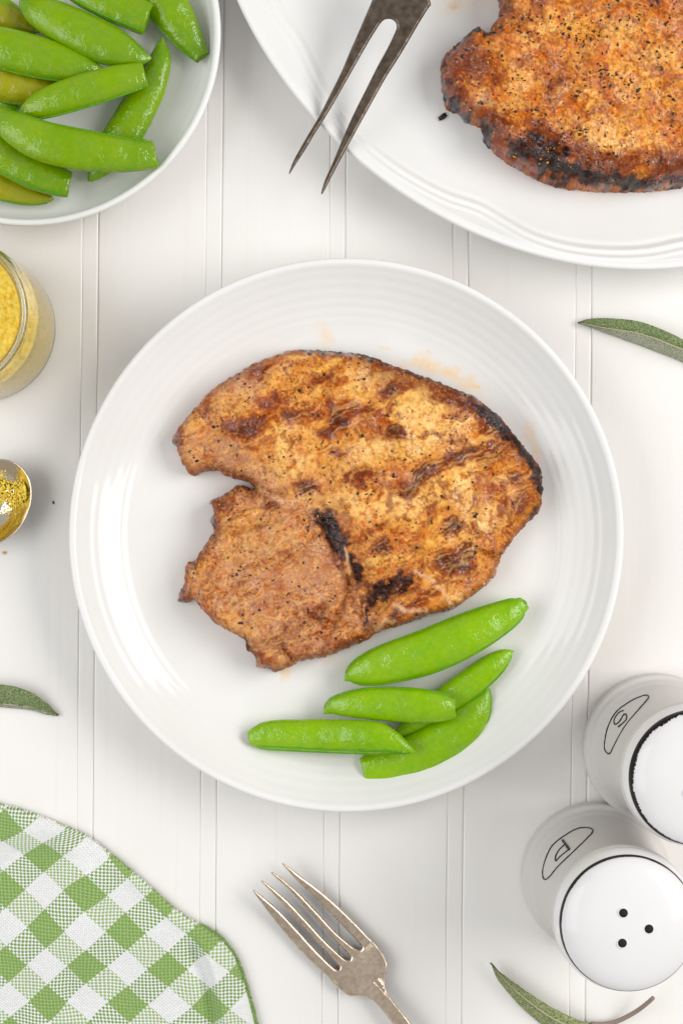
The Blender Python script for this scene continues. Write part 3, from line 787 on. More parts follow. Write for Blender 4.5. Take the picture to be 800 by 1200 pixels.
GP = 'snap pea pods beside the chop on the dinner plate'
F = FLOOR
pod([(462, 863, 3, F+.0045), (480, 850, 10, F+.006), (505, 832, 15, F+.0065), (540, 808, 17, F+.0065), (572, 783, 15, F+.0065), (590, 769, 9, F+.006), (601, 763, 1.2, F+.0055)], 'green pod mostly hidden under the largest pod, its pointed right end showing', GP, flat=.75, seed=2, seam=[(1, 12)])
pod([(404, 797, 1.5, F+.010), (411, 792, 9, F+.0105), (424, 787, 16, F+.011), (450, 779, 22, F+.0115), (500, 764, 25.5, F+.0125), (550, 742, 24, F+.012), (590, 722, 17.5, F+.0105), (606, 712, 12, F+.0095), (612, 708, 9, F+.009)], 'largest bright green pod, lying next to the chop edge on the round plate', GP, flat=.66, seed=1, ends=('tip', 'cut'), cap=1, seam=[(1, 14), (-1, 2)])
pod([(427, 904, 17, F+.0055), (434, 902, 19, F+.0055), (460, 894, 22, F+.006), (500, 878, 25, F+.0065), (535, 856, 24, F+.0065), (556, 835, 18, F+.006), (567, 816, 8, F+.005), (570, 802, 1.2, F+.0045)], 'curved green pod lowest on the round plate with its cut end at lower left', GP, flat=.62, ends=('cut', 'tip'), seed=3, seam=[(1, 2)])
pod([(380, 836, 1.5, F+.009), (386, 831, 7, F+.0095), (397, 827, 12, F+.0105), (430, 825, 18, F+.0125), (480, 827, 20, F+.0145), (512, 829, 17.5, F+.0155), (526, 830, 14, F+.0155), (531, 830, 12.5, F+.0155)], 'short plump green pod with a blunt right end in the middle of the plate pods', GP, flat=.66, ends=('tip', 'cut'), seed=4, seam=[(-1, 4)])
pod([(294, 865, 9, F+.007), (303, 863, 13.5, F+.0075), (320, 861, 17, F+.008), (380, 862, 19, F+.011), (435, 864, 19, F+.0165), (458, 869, 14, F+.018), (474, 876, 7, F+.018), (485, 881, 1.5, F+.0175)], 'straight green pod with a split double seam, leftmost on the round plate', GP, flat=.62, ends=('cut', 'tip'), seed=5, seam=[(1, 40), (1, 6)])

# pea bowl and its pods
bz = 0.021
bc = W(32, 38, bz); kb = 1 - bz / H
def bowl_profile():
    p = lambda r: r * S * kb
    pr = [(0.0006, 0.002), (p(165), 0.002), (p(168), 0.0), (p(178), 0.0), (p(182), 0.0022), (p(205), 0.0030), (p(216), 0.0065), (p(222), 0.013), (p(226), 0.0195), (p(227), 0.0208), (p(226), 0.0217), (p(223), 0.0220), (p(220), 0.0214), (p(218), 0.0198), (p(215), 0.0130), (p(210), 0.0085), (p(203), 0.0062), (p(190), 0.0055)]
    pr += [(p(r), 0.0055) for r in (150, 100, 50, 1.5)]
    return pr
bowl = link('side_plate', lathe_mesh('side_plate', bowl_profile(), 160), mat_ceramic('side_plate_glaze', (233, 233, 231)), loc=(bc.x, bc.y, 0))
tag(bowl, 'smaller white plate with upright rim heaped with green pods', 'plate')
GB = 'snap pea pods heaped on the side plate'
B = 0.0055
pod([(-45, 100, 10, B+.006), (-30, 108, 15, B+.006), (0, 122, 14, B+.006), (20, 127, 6, B+.005)], 'dark green pod mostly buried under the front pods at the left edge', GB, M_podb, seed=21, flat=.7)
pod([(-60, 196, 14, B+.006), (-30, 207, 17, B+.006), (0, 217, 17, B+.006), (35, 228, 12, B+.005), (60, 233, 4, B+.004)], 'olive green pod lowest in the side plate, half under the front pod', GB, M_podo, seed=22, flat=.65)
pod([(-60, -4, 12, B+.006), (-30, 2, 16, B+.007), (0, 8, 14, B+.007), (28, 17, 4, B+.007)], 'thin dark green pod at the top left corner of the photo', GB, M_podb, seed=23, flat=.7)
pod([(-45, 4, 14, B+.006), (0, 19, 17, B+.007), (30, 30, 11, B+.006), (46, 37, 2, B+.006)], 'brownish olive pod half hidden between two green pods at the upper left', GB, M_podo, seed=24, flat=.7)
pod([(-60, 76, 14, B+.008), (-20, 88, 22, B+.009), (20, 98, 24, B+.009), (55, 104, 18, B+.008), (80, 106, 4, B+.007)], 'yellowish olive pod showing between the green pods at the left edge', GB, M_podo, seed=25, flat=.7)
pod([(152, -40, 16, B+.007), (178, -18, 22, B+.0075), (200, 12, 24, B+.0075), (220, 42, 18, B+.007), (232, 60, 12, B+.006), (236, 66, 10, B+.006)], 'rightmost pod on the side plate, its cut end towards the rim', GB, M_podb, seed=26, ends=('tip', 'cut'), flat=.62, seam=[(1, 12)])
pod([(191, 44, 1, B+.0085), (190, 54, 6, B+.0085), (188, 72, 13, B+.009), (173, 108, 19, B+.008), (150, 150, 21, B+.007), (126, 184, 18, B+.006), (112, 203, 9, B+.0055), (105, 211, 3, B+.005)], 'pod lying steeply downwards with its pointed tip uppermost, right of the heap', GB, M_podb, seed=27, flat=.66, seam=[(1, 6)])
pod([(55, -38, 13, B+.012), (90, -16, 18, B+.014), (125, 2, 20, B+.015), (160, 17, 20, B+.014), (172, 22, 19.5, B+.0135)], 'broad pod at the top of the heap with its square cut end to the right', GB, M_podb, seed=28, ends=('tip', 'cut'), flat=.62, seam=[(1, 34)])
pod([(28, -4, 6, B+.0155), (34, 3, 13, B+.016), (52, 17, 20, B+.0165), (90, 36, 23.5, B+.017), (130, 55, 22.5, B+.0165), (158, 66, 14, B+.016), (176, 68, 3, B+.0155)], 'glossy plump pod slanting down to the right along the top of the heap', GB, M_podb, seed=29, flat=.64, seam=[(-1, 4)])
pod([(-60, 40, 14, B+.017), (-35, 44, 20, B+.017), (0, 55, 24, B+.0175), (45, 67, 24, B+.017), (85, 77, 19, B+.016), (108, 81, 11, B+.0155), (122, 82, 2, B+.015)], 'smooth long pod entering from the left edge above the yellowish one', GB, M_podb, seed=30, flat=.64)
pod([(22, 137, 2, B+.0175), (32, 131, 10, B+.0185), (52, 122, 17, B+.0195), (90, 109, 20, B+.0205), (130, 97, 19, B+.0205), (158, 90, 16, B+.0195), (168, 88, 14.5, B+.019)], 'pod rising to the right across the middle of the heap', GB, M_podb, seed=31, ends=('tip', 'cut'), flat=.64, seam=[(1, 12)])
pod([(-55, 140, 10, B+.014), (-30, 155, 18, B+.0145), (0, 178, 22, B+.0145), (40, 200, 22, B+.0135), (68, 212, 18, B+.012), (80, 216, 16, B+.011)], 'pod at lower left of the heap with a dark seam and square end', GB, M_podb, seed=32, ends=('tip', 'cut'), flat=.62, seam=[(1, 32)])
pod([(-6, 126, 2, B+.0225), (2, 136, 11, B+.0235), (14, 148, 18, B+.0245), (50, 166, 23, B+.025), (100, 177, 23.5, B+.0235), (145, 182, 20, B+.0205), (172, 182, 17.5, B+.0185), (181, 181, 16, B+.018)], 'large front pod on top of the heap, torn end to the right', GB, M_podb, seed=33, ends=('tip', 'cut'), flat=.6, seam=[(-1, 3)])

# ------------------------------------------------------------------ sage leaves
def mat_leaf(name, c1, c2, vein):
    q = NT(name); v = q.coord()
    vo = q.voro(v, 900, 'DISTANCE_TO_EDGE'); f1 = q.voro(v, 900)
    c = q.mix(q.ramp(vo, [(0.0, 1.0), (0.22, 0.0)]), q.mix(q.ramp(q.noise(v, 300, 3), [(0.35, 0.0), (0.7, 1.0)]), c1, c2), vein)
    c = q.mix(q.math('MULTIPLY', q.ramp(q.noise(v, 2600, 2), [(0.55, 0.0), (0.7, 1.0)]), 0.35), c, L4(196, 204, 170))
    q.set(Base_Color=c, Roughness=0.75, Specular_IOR_Level=0.25, Normal=q.bump(q.ramp(vo, [(0.0, 0.0), (0.4, 1.0)]), 0.8, 0.0006))
    return q.m
M_leaf = mat_leaf('sage_top', L4(84, 108, 62), L4(104, 126, 76), L4(148, 160, 112))
M_leafu = mat_leaf('sage_underside', L4(154, 158, 132), L4(140, 148, 118), L4(190, 192, 172))
M_leafy = mat_leaf('sage_yellow_green', L4(118, 132, 66), L4(104, 122, 62), L4(178, 184, 140))
M_rib = simple('sage_rib', L4(176, 172, 140), 0.7)
M_stem = simple('sage_stalk', L4(138, 122, 112), 0.7)
def leaf(rows, label, m1, m2, stem=None, ribs=0):
    """rows: (edge point, midrib point, other edge point) each (px, py, z)"""
    R = [np.array(r, float).reshape(9) for r in rows]
    R = resample(catmull(np.array(R), 8), 40) if len(R) > 2 else np.array(R)
    c0 = W(R[20][3], R[20][4], 0.0)
    me_parts = []
    for half in (0, 1):
        vs, fs = [], []; m = 9
        for i, r in enumerate(R):
            a = r[0:3] if half == 0 else r[3:6]; b = r[3:6] if half == 0 else r[6:9]
            for k in range(m):
                t = k / (m - 1); p = a * (1 - t) + b * t
                z = p[2] + 0.0007 * math.sin(math.pi * t) + 0.00035 * math.sin(i * 1.3 + k * 2.1)
                vs.append(W(p[0], p[1], max(z, 0.0006)) - c0)
        for i in range(len(R) - 1):
            for k in range(m - 1): fs.append((i * m + k, i * m + k + 1, (i + 1) * m + k + 1, (i + 1) * m + k))
        me_parts.append(mesh('sage_leaf', vs, fs))
    root = empty('sage_leaf', c0)
    tag(root, label, 'sage leaf', 'sage leaves scattered on the table')
    for me, m in zip(me_parts, (m1, m2)):
        o = link('leaf_half', me, m, root)
        sol = o.modifiers.new('thick', 'SOLIDIFY'); sol.thickness = 0.0004; sol.offset = -1
    rib = [W(r[3], r[4], max(r[5], .0006) + 0.0003) - c0 for r in R]
    link('midrib', tube_mesh('midrib', rib, list(np.linspace(0.0002, 0.00045, len(rib))), 6), M_rib, root)
    if stem:
        sp = resample(catmull(np.array(stem, float), 8), 24)
        link('stalk', tube_mesh('stalk', [W(a[0], a[1], a[2]) - c0 for a in sp], list(np.linspace(0.0012, 0.0010, 24)), 10), M_stem, root)
    return root
leaf([((676, 378, .002), (677, 378, .002), (678, 379, .002)), ((690, 373.5, .003), (690, 380.5, .003), (692, 384, .001)), ((715, 373, .005), (712, 385, .005), (705, 389, .001)), ((745, 376, .007), (740, 389, .007), (733, 399, .001)), ((770, 384, .008), (765, 396, .008), (765, 411, .001)), ((800, 398, .008), (790, 406, .008), (800, 425, .001)), ((840, 422, .006), (830, 422, .007), (835, 440, .001)), ((880, 452, .003), (880, 453, .003), (878, 456, .001))],
     'folded grey-green sage leaf on the table right of the dinner plate', M_leaf, M_leafu)
leaf([((69, 838, .001), (68.5, 838.2, .001), (68, 838.5, .001)), ((52, 822, .003), (54, 834, .002), (52, 836, .001)), ((36, 811, .005), (38, 829, .003), (37, 831.5, .001)), ((12, 803.5, .006), (15, 826, .004), (14, 829, .001)), ((-20, 802, .006), (-20, 823, .004), (-20, 827, .001)), ((-70, 810, .003), (-70, 826, .003), (-70, 832, .001)), ((-100, 826, .002), (-100, 827, .002), (-100, 829, .001))],
     'sage leaf tip poking in from the left edge above the gingham napkin', M_leaf, M_leafu)
leaf([((574, 1128, .005), (575, 1129, .005), (575.5, 1130, .005)), ((588, 1141, .006), (586, 1143, .006), (581, 1145, .003)), ((610, 1157, .007), (603, 1160, .007), (592, 1160, .002)), ((640, 1177, .007), (630, 1182, .007), (612, 1182, .001)), ((665, 1190, .006), (656, 1198, .006), (642, 1206, .001)), ((685, 1198, .004), (682, 1206, .004), (672, 1222, .001)), ((704, 1200, .003), (704, 1202, .003), (703, 1206, .002))],
     'yellow-green sage leaf with a long curling stalk below the pepper shaker', M_leafy, M_leafy, stem=[(692, 1200, .0035), (705, 1200.5, .003), (722, 1197, .003), (742, 1187, .005), (756, 1177, .008), (765, 1169, .010)])

# ------------------------------------------------------------------ jar of ground mustard
def mat_glass():
    q = NT('clear_glass'); v = q.coord()
    q.set(Base_Color=(0.965, 0.985, 0.97, 1), Roughness=0.02, IOR=1.47, Transmission_Weight=1.0, Normal=q.bump(q.noise(v, 60, 2), 0.04, 0.001)); return q.m
def mat_powder():
    q = NT('ground_mustard'); v = q.coord()
    a = q.noise(v, 520, 4, .7); b = q.noise(v, 1100, 3, .6)
    c = q.ramp(a, [(0.3, L4(230, 164, 20)), (0.44, L4(250, 212, 74)), (0.7, L4(254, 230, 130))])
    c = q.mix(q.math('MULTIPLY', q.ramp(b, [(0.62, 0.0), (0.7, 1.0)]), .6), c, L4(168, 100, 24))
    q.set(Base_Color=c, Roughness=0.9, Specular_IOR_Level=.15, Normal=q.bump(q.math('ADD', a, b), 0.45, 0.0006)); return q.m
M_glass = mat_glass(); M_powder = mat_powder()
jc = W(-20, 385, 0.003)
jar = empty('spice_jar', (jc.x, jc.y, 0)); tag(jar, 'clear glass jar without a lid full of ground yellow mustard at the left edge', 'jar')
JP = [(0.0005, 0.0010), (0.026, 0.0006), (0.0322, 0.0), (0.0338, 0.0012), (0.0342, 0.0035), (0.0342, 0.050), (0.0338, 0.0535), (0.0322, 0.0565), (0.0318, 0.0575), (0.0322, 0.0585), (0.0328, 0.0590), (0.0328, 0.0625), (0.0322, 0.0638), (0.0312, 0.0640), (0.0300, 0.0636), (0.0292, 0.0622), (0.0290, 0.0570), (0.0302, 0.0535), (0.0318, 0.0500), (0.0322, 0.0075), (0.0316, 0.0044), (0.029, 0.0036), (0.0005, 0.0034)]
link('glass', lathe_mesh('glass', JP, 96), M_glass, jar)
def powder_mesh():
    pr = [(0.0004, 0.00335), (0.029, 0.00352), (0.03166, 0.0043), (0.03228, 0.0075), (0.03212, 0.0440)]
    vs_prof = pr + [(r, 0.0448 + 0.002 * (1 - r / 0.031)) for r in np.linspace(0.0312, 0.0006, 60)]
    me = lathe_mesh('mustard_powder', vs_prof, 180)
    for v in me.vertices:
        if v.co.z > 0.0445:
            v.co.z += 0.0022 * mnoise.noise(v.co * 130) + 0.0018 * mnoise.noise(v.co * 420) + 0.0011 * mnoise.noise(v.co * 1000)
            v.co.z = min(v.co.z, 0.051)
    return me
pw = link('mustard_powder', powder_mesh(), M_powder, loc=(jc.x, jc.y, 0.0))
tag(pw, 'ground yellow mustard powder filling the glass jar', 'spice')

# ------------------------------------------------------------------ measuring spoon with mustard
spc = W(-8, 588, 0.008)
sp_rot = math.radians(52)
spoon = empty('measuring_spoon', (spc.x, spc.y, 0), sp_rot); tag(spoon, 'small shiny silver spoon holding yellow mustard powder at the left edge', 'spoon')
a_, b_ = 0.0206, 0.0172
def spoon_bowl():
    n = 64; prof = []
    for t in np.linspace(0, 1, 16):  # inside from centre to rim
        prof.append((t, 0.0012 + 0.0105 * (t ** 2.6)))
    prof += [(1.012, 0.0120), (1.03, 0.0119), (1.035, 0.0113)]
    for t in np.linspace(0.99, 0.0, 14): prof.append((t, 0.0002 + 0.0105 * (max(t, 0) ** 2.6)))
    vs, fs = [], []
    for f, z in prof:
        for k in range(n):
            an = 2 * math.pi * k / n; eg = 1 + 0.10 * math.cos(an)
            vs.append((max(f, .01) * a_ * math.cos(an), max(f, .01) * b_ * math.sin(an) * (1 - 0.06 * math.cos(an)), z))
    for i in range(len(prof) - 1):
        for k in range(n):
            k2 = (k + 1) % n; fs.append((i * n + k, i * n + k2, (i + 1) * n + k2, (i + 1) * n + k))
    fs.append(tuple(reversed(range(n)))); fs.append(tuple(range((len(prof) - 1) * n, len(prof) * n)))
    me = mesh('bowl', vs, fs); bm = bmesh.new(); bm.from_mesh(me); bmesh.ops.recalc_face_normals(bm, faces=bm.faces); bm.to_mesh(me); bm.free(); return me
link('bowl', spoon_bowl(), M_spoon, spoon)
link('handle', tube_mesh('handle', [(-a_ * 1.0, 0, 0.0113), (-a_ * 1.3, 0, 0.0118), (-a_ * 2, 0, 0.012), (-a_ * 4.5, 0, 0.006)], [0.0034, 0.0028, 0.0030, 0.0045], 12, 0.3), M_spoon, spoon)
def heap():
    """granules of powder lying along the upper side of the spoon's bowl"""
    bm = bmesh.new(); r = random.Random(4)
    core = []
    for i in range(1500):
        px = r.uniform(-45, 37); 
        yc = 575 + 0.10 * (px - 10) + 6 * math.sin(px / 9.0)
        py = r.gauss(yc, 10 if px < 20 else 8)
        w = W(px, py, 0.008); l = Vector((w.x - spc.x, w.y - spc.y)); 
        lx = l.x * math.cos(-sp_rot) - l.y * math.sin(-sp_rot); ly = l.x * math.sin(-sp_rot) + l.y * math.cos(-sp_rot)
        t = math.hypot(lx / a_, ly / b_)
        if t > 0.86: continue
        zz = 0.0012 + 0.0105 * t ** 2.6
        dz = max(0.0, 1 - abs(py - yc) / 14) * 0.0042 * r.random()
        rad = r.uniform(0.00025, 0.00065)
        m = Matrix.Translation((lx, ly, zz + rad * .6 + dz)) @ Matrix.Rotation(r.uniform(0, 6), 4, 'Z') @ Matrix.Diagonal((1, r.uniform(.7, 1.2), r.uniform(.7, 1), 1))
        bmesh.ops.create_icosphere(bm, subdivisions=1, radius=rad, matrix=m)
    me = bpy.data.meshes.new('mustard_heap'); bm.to_mesh(me); bm.free(); return me
hp = link('mustard_heap', heap(), simple('mustard_granules', L4(254, 226, 96), 0.9, Specular_IOR_Level=0.1), loc=(spc.x, spc.y, 0)); hp.rotation_euler.z = sp_rot
tag(hp, 'small clump of yellow mustard granules inside the silver spoon', 'spice')

# ------------------------------------------------------------------ forks
def forged(root, c0, outline, zf, T, wedge, parts, step=0.7, relief=None, per=4):
    """solid forged metal inside an outline (px): rounded edges, height zf(X, Y); parts = [(name, material, mask)]"""
    poly = catmull(outline, per, True)
    x0, y0 = poly.min(0) - 2; x1, y1 = poly.max(0) + 2
    X, Y = np.meshgrid(np.arange(x0, x1, step), np.arange(y0, y1, step))
    d, gx, gy = sdf(poly, X, Y)
    ins = d > 0; nb = np.zeros_like(ins)
    for i in (-1, 0, 1):
        for j in (-1, 0, 1): nb |= np.roll(np.roll(ins, i, 0), j, 1)
    edge = nb & ~ins; keep = nb
    PX = np.where(edge, gx, X); PY = np.where(edge, gy, Y); dd = np.where(edge, 0, d)
    Z = zf(PX, PY); wv = wedge(PX, PY) if callable(wedge) else wedge; Tv = T(PX, PY) if callable(T) else T
    t = np.clip(dd / wv, 0, 1); hh = Tv * np.sqrt(np.clip(1 - (1 - t) ** 2, 0, 1))
    top = Z + hh * 0.5 + (relief(PX, PY, dd) if relief else 0); bot = Z - hh * 0.5
    n = int(keep.sum()); idx = -np.ones(X.shape, np.int64); idx[keep] = np.arange(n)
    def co(z):
        k = S * (1 - z[keep] / H); return np.stack([(PX[keep] - 400) * k - c0.x, (600 - PY[keep]) * k - c0.y, z[keep]], 1)
    V = np.concatenate([co(top), co(bot)])
    q = np.stack([idx[:-1, :-1], idx[1:, :-1], idx[1:, 1:], idx[:-1, 1:]], -1).reshape(-1, 4)
    cen = np.stack([(X[:-1, :-1] + step / 2).ravel(), (Y[:-1, :-1] + step / 2).ravel()], 1)
    inq = (ins[:-1, :-1] | ins[1:, :-1] | ins[1:, 1:] | ins[:-1, 1:]).ravel()
    ok = (q >= 0).all(1) & inq; q = q[ok]; cen = cen[ok]
    full = grid_mesh('full', V, np.concatenate([q, q[:, ::-1] + n]))
    nr = np.zeros(len(V) * 3, np.float32); full.vertex_normals.foreach_get('vector', nr)
    nr = nr.reshape(-1, 3)
    left = np.ones(len(q), bool)
    for name, mat, mask in parts:
        m = left & (mask(cen[:, 0], cen[:, 1]) if mask else True); left &= ~m
        fq = np.concatenate([q[m], q[m][:, ::-1] + n])
        used, inv = np.unique(fq, return_inverse=True)
        me = grid_mesh(name, V[used], inv.reshape(-1, 4))
        me.normals_split_custom_set_from_vertices([tuple(a) for a in nr[used]])
        link(name, me, mat, root)
    bpy.data.meshes.remove(full)

fc = W(425, 1140, 0.0)
fork = empty('dinner_fork', fc); tag(fork, 'old silver dinner fork with four prongs lying below the dinner plate', 'fork')
FO = [(331.5, 1011.5), (340, 1017), (352, 1026), (376, 1044), (398, 1063.5), (416, 1081), (431, 1097), (441, 1107), (448.5, 1117), (453.5, 1127), (453.8, 1134), (451.5, 1143), (450.5, 1151), (452.5, 1160), (461.5, 1174), (473, 1188), (490, 1211), (512, 1240), (545, 1281), (540, 1290), (522, 1278), (496, 1246),
      (476, 1220), (460, 1200), (450, 1187), (439.5, 1175), (431, 1170), (423, 1167.5), (414, 1167.5), (406.5, 1166), (394, 1156), (382, 1143), (365, 1127.5), (349, 1111), (330, 1089), (312, 1066), (303, 1054), (296.5, 1044.5), (297.5, 1042.8), (305, 1048), (322, 1062), (340, 1080), (362, 1104), (382, 1125), (391.5, 1134), (395.5, 1136.5), (397.5, 1134.5), (396, 1131), (386, 1120), (366, 1098), (348, 1078), (328, 1056), (313, 1040.5), (306.3, 1033.2), (307.5, 1031.8),
      (318, 1039), (337, 1055), (358, 1077), (380, 1101), (399, 1119.5), (405.5, 1124.5), (409, 1125), (410.5, 1122.5), (408.5, 1119), (396, 1106), (378, 1086), (360, 1066), (340, 1044), (326, 1031), (318, 1023.5), (319.2, 1022), (330, 1029), (350, 1046), (372, 1069), (394, 1093), (412, 1108.5), (418.5, 1112.5), (422, 1112.8), (423.6, 1110), (421.5, 1106.5), (409, 1093), (391, 1074), (371, 1054), (350, 1034), (337, 1020), (330.6, 1012.6)]
fax = np.array([0.71, 0.705]); fax /= np.hypot(*fax)
def along(X, Y): return (X - 313) * fax[0] + (Y - 1027) * fax[1]
def across(X, Y): return -(X - 313) * fax[1] + (Y - 1027) * fax[0]
def fork_z(X, Y):
    t = along(X, Y)
    z = np.interp(t, [-5, 30, 70, 110, 140, 165, 190, 230, 300, 400], [0.0095, 0.0062, 0.0036, 0.0026, 0.0030, 0.0046, 0.0062, 0.0078, 0.0084, 0.0070])
    return z + 0.0000012 * np.clip(np.abs(across(X, Y)), 0, 30) ** 2 * sstep(60, 105, t) * sstep(172, 145, t)
def fork_relief(X, Y, d):
    t = along(X, Y); c = across(X, Y)
    nk = sstep(172, 180, t)
    # bordered neck with a chain of leaves
    cc = c - np.interp(t, [160, 180, 200, 240, 320], [-4.2, -5, -4.5, -4, -4])
    leafy = np.sin((t + 1.6 * np.abs(cc)) * 0.85) * sstep(5.5, 3.5, np.abs(cc)) * sstep(1.0, 3, d)
    return nk * (0.00022 * leafy - 0.0004 * sstep(1.5, 2.6, d) * sstep(6.0, 4.5, np.abs(cc)))
def tine_mask(lo, hi):
    return lambda x, y: (along(x, y) < 108 + 0.0 * x) & (across(x, y) >= lo) & (across(x, y) < hi)
# gaps between neighbouring prongs, measured across the axis
mid = [float(across(np.array(x), np.array(y))) for x, y in ((375, 1062), (363, 1081), (351, 1094))]
mid.sort()
forged(fork, fc, FO, fork_z, lambda X, Y: np.interp(along(X, Y), [90, 150], [0.0030, 0.0024]), lambda X, Y: np.interp(along(X, Y), [90, 150], [4.2, 3.2]),
       [('tine', M_silver, tine_mask(-99, mid[0])), ('tine', M_silver, tine_mask(mid[0], mid[1])), ('tine', M_silver, tine_mask(mid[1], mid[2])), ('tine', M_silver, tine_mask(mid[2], 99)),
        ('handle', M_silver, lambda x, y: along(x, y) > 168), ('head', M_silver, None)], 0.7, fork_relief, 3)

cc = W(450, 60, 0.0)
cfork = empty('carving_fork', cc); tag(cfork, 'dark worn two-pronged carving fork lying over the rim of the oval platter', 'carving fork')
CO = [(338.6, 202.2), (343, 190), (351, 175), (362, 156), (374, 136), (388, 108), (400, 84), (410, 60), (418, 42), (427, 21), (436, 0), (441, -16), (447, -38), (460, -75), (478, -120), (486, -150), (508, -150), (505, -118), (496, -70), (494, -38), (499, -14), (504.5, 4), (502, 9), (492, 25), (478, 49), (466, 69), (452, 91), (438, 116), (423, 143), (411, 165), (400, 185), (388, 208), (378.5, 226.2), (376.2, 225.4),
      (381, 210), (390, 190), (402, 161), (413, 136), (428, 106), (442, 78), (454, 56), (463, 37), (464.5, 30), (462, 25), (457, 22.5), (451, 23), (446, 27), (438, 39), (429, 54), (412, 84), (395, 114), (382, 136), (368, 158), (358, 175), (348, 190), (340.2, 202.8)]
cax = np.array([-0.44, 0.9]); cax /= np.hypot(*cax)
def calong(X, Y): return (X - 470) * cax[0] + (Y - 14) * cax[1]
def cacross(X, Y): return (X - 470) * cax[1] - (Y - 14) * cax[0]
def cf_z(X, Y): return np.interp(calong(X, Y), [-170, -40, 20, 60, 120, 175, 235], [0.040, 0.0300, 0.0275, 0.0266, 0.0258, 0.0254, 0.0258])
def gap(x, y): return float(cacross(np.array(x, float), np.array(y, float))), float(calong(np.array(x, float), np.array(y, float)))
gp = sorted([gap(455, 30)[::-1], gap(436, 66)[::-1], gap(404, 125)[::-1], gap(372, 185)[::-1], gap(358, 215)[::-1]])
forged(cfork, cc, CO, cf_z, 0.0034, 3.2,
       [('tine', M_bronze, lambda x, y: (calong(x, y) > 24) & (cacross(x, y) < np.interp(calong(x, y), [g[0] for g in gp], [g[1] for g in gp]))),
        ('tine', M_bronze, lambda x, y: calong(x, y) > 24), ('head', M_bronze, None)], 0.7, None, 3)

# ------------------------------------------------------------------ shakers
BODY = [(0.0, 0.0330), (0.0008, 0.0338), (0.0020, 0.0345), (0.0082, 0.0345), (0.0094, 0.0341), (0.0100, 0.0330), (0.0104, 0.0322), (0.0125, 0.0318), (0.016, 0.0305), (0.030, 0.0290), (0.050, 0.0280), (0.064, 0.0278), (0.070, 0.0284), (0.0735, 0.0296), (0.0760, 0.0300), (0.0785, 0.0299)]
def body_r(z): return float(np.interp(z, [a for a, _ in BODY], [b for _, b in BODY]))
def shaker(bx, by, letter, label, thick, holes_rot, seed):
    c = W(bx, by, 0.004)
    root = empty('shaker', (c.x, c.y, 0)); tag(root, label, 'shaker', 'enamelled salt and pepper shakers')
    prof = [(0.0006, 0.0)] + [(r, z) for z, r in resample(catmull(np.array(BODY), 6), 60)] + [(0.0292, 0.0795), (0.0006, 0.0796)]
    link('body', lathe_mesh('body', prof, 128), M_shaker, root)
    # domed cap
    cp = [(0.0295, 0.0794), (0.0298, 0.0806), (0.0297, 0.0826), (0.0293, 0.0850), (0.0286, 0.0868), (0.0281, 0.0880), (0.0279, 0.0888)]
    for a in np.linspace(0.03, 0.995, 40): cp.append((0.0276 * math.cos(a * math.pi / 2) + 0.0003, 0.0888 + 0.0085 * math.sin(a * math.pi / 2)))
    link('cap', lathe_mesh('cap', cp, 128), M_cap, root)
    # ring of dark glaze where the enamel breaks at the shoulder, ragged on its inner side
    def cap_z(r):
        q = min(1, max(0, (r - 0.0003) / 0.0276)); return 0.0888 + 0.0085 * math.sqrt(max(0, 1 - q * q))
    n = 420; vs, fs = [], []
    rr = random.Random(seed)
    for k in range(n):
        an = 2 * math.pi * k / n
        base = 0.5 + 0.5 * math.cos(an - math.radians(150 if letter == 'P' else 165))
        rag = thick * (0.25 + 0.85 * base) * (0.8 + 0.4 * mnoise.noise(Vector((math.cos(an) * 3, math.sin(an) * 3, seed))))
        if thick > 0.0008: rag *= 0.72 + 0.55 * rr.random()
        else: rag *= 0.85 + 0.3 * rr.random()
        a1 = math.acos(max(-1, 1 - rag / 0.0276))
        pts = [(0.02825, 0.0881), (0.02808, 0.0885)]
        for q in (-0.0, 0.33, 0.66, 1.0):
            a = a1 * q; pts.append((0.0276 * math.cos(a) + 0.0003 + 0.00014, 0.0888 + 0.0085 * math.sin(a) + 0.0001))
        for r, z in pts: vs.append((r * math.cos(an), r * math.sin(an), z))
    m = 6
    for k in range(n):
        k2 = (k + 1) % n
        for i in range(m - 1): fs.append((k * m + i, k2 * m + i, k2 * m + i + 1, k * m + i + 1))
    link('glaze_ring', mesh('glaze_ring', vs, fs), M_ink, root)
    # three sprinkle holes: lip round a solid black plug painting the shade inside
    for i in range(3):
        an = holes_rot + i * 2.0944; r0 = 0.0071
        x, y = r0 * math.cos(an), r0 * math.sin(an); z = cap_z(r0)
        hp_ = [(0.0026, -0.0003), (0.0023, 0.00018), (0.0020, 0.00026), (0.00185, 0.00016)]
        link('hole_lip', lathe_mesh('hole_lip', hp_, 24, False, False), M_cap, root, (x, y, z))
        link('hole_shade_plug', lathe_mesh('hole_shade_plug', [(0.0019, -0.0016), (0.0019, 0.00014), (0.0001, 0.00015)], 24), M_hole_shade, root, (x, y, z))
    return root, c
def on_body(c, px, py):
    """where the line of sight through a pixel meets the shaker's wall"""
    for z in np.linspace(0.072, 0.012, 241):
        w = W(px, py, z); v = Vector((w.x - c.x, w.y - c.y)); R = body_r(z)
        if v.length <= R:
            u = v.normalized() * (R + 0.00008); return Vector((u.x, u.y, z))
    w = W(px, py, 0.02); v = Vector((w.x - c.x, w.y - c.y)).normalized() * (body_r(0.02) + 0.00008)
    return Vector((v.x, v.y, 0.02))
def inked(root, c, name, pts, r, closed=False, per=6):
    P = catmull(np.array(pts, float), per, closed)
    P = P[:]; rad = [r * (0.8 + 0.5 * abs(mnoise.noise(Vector((a[0] * .15, a[1] * .15, 5))))) for a in P]
    return link(name, tube_mesh(name, [on_body(c, *a) for a in P], rad, 6, 1, closed), M_ink, root)
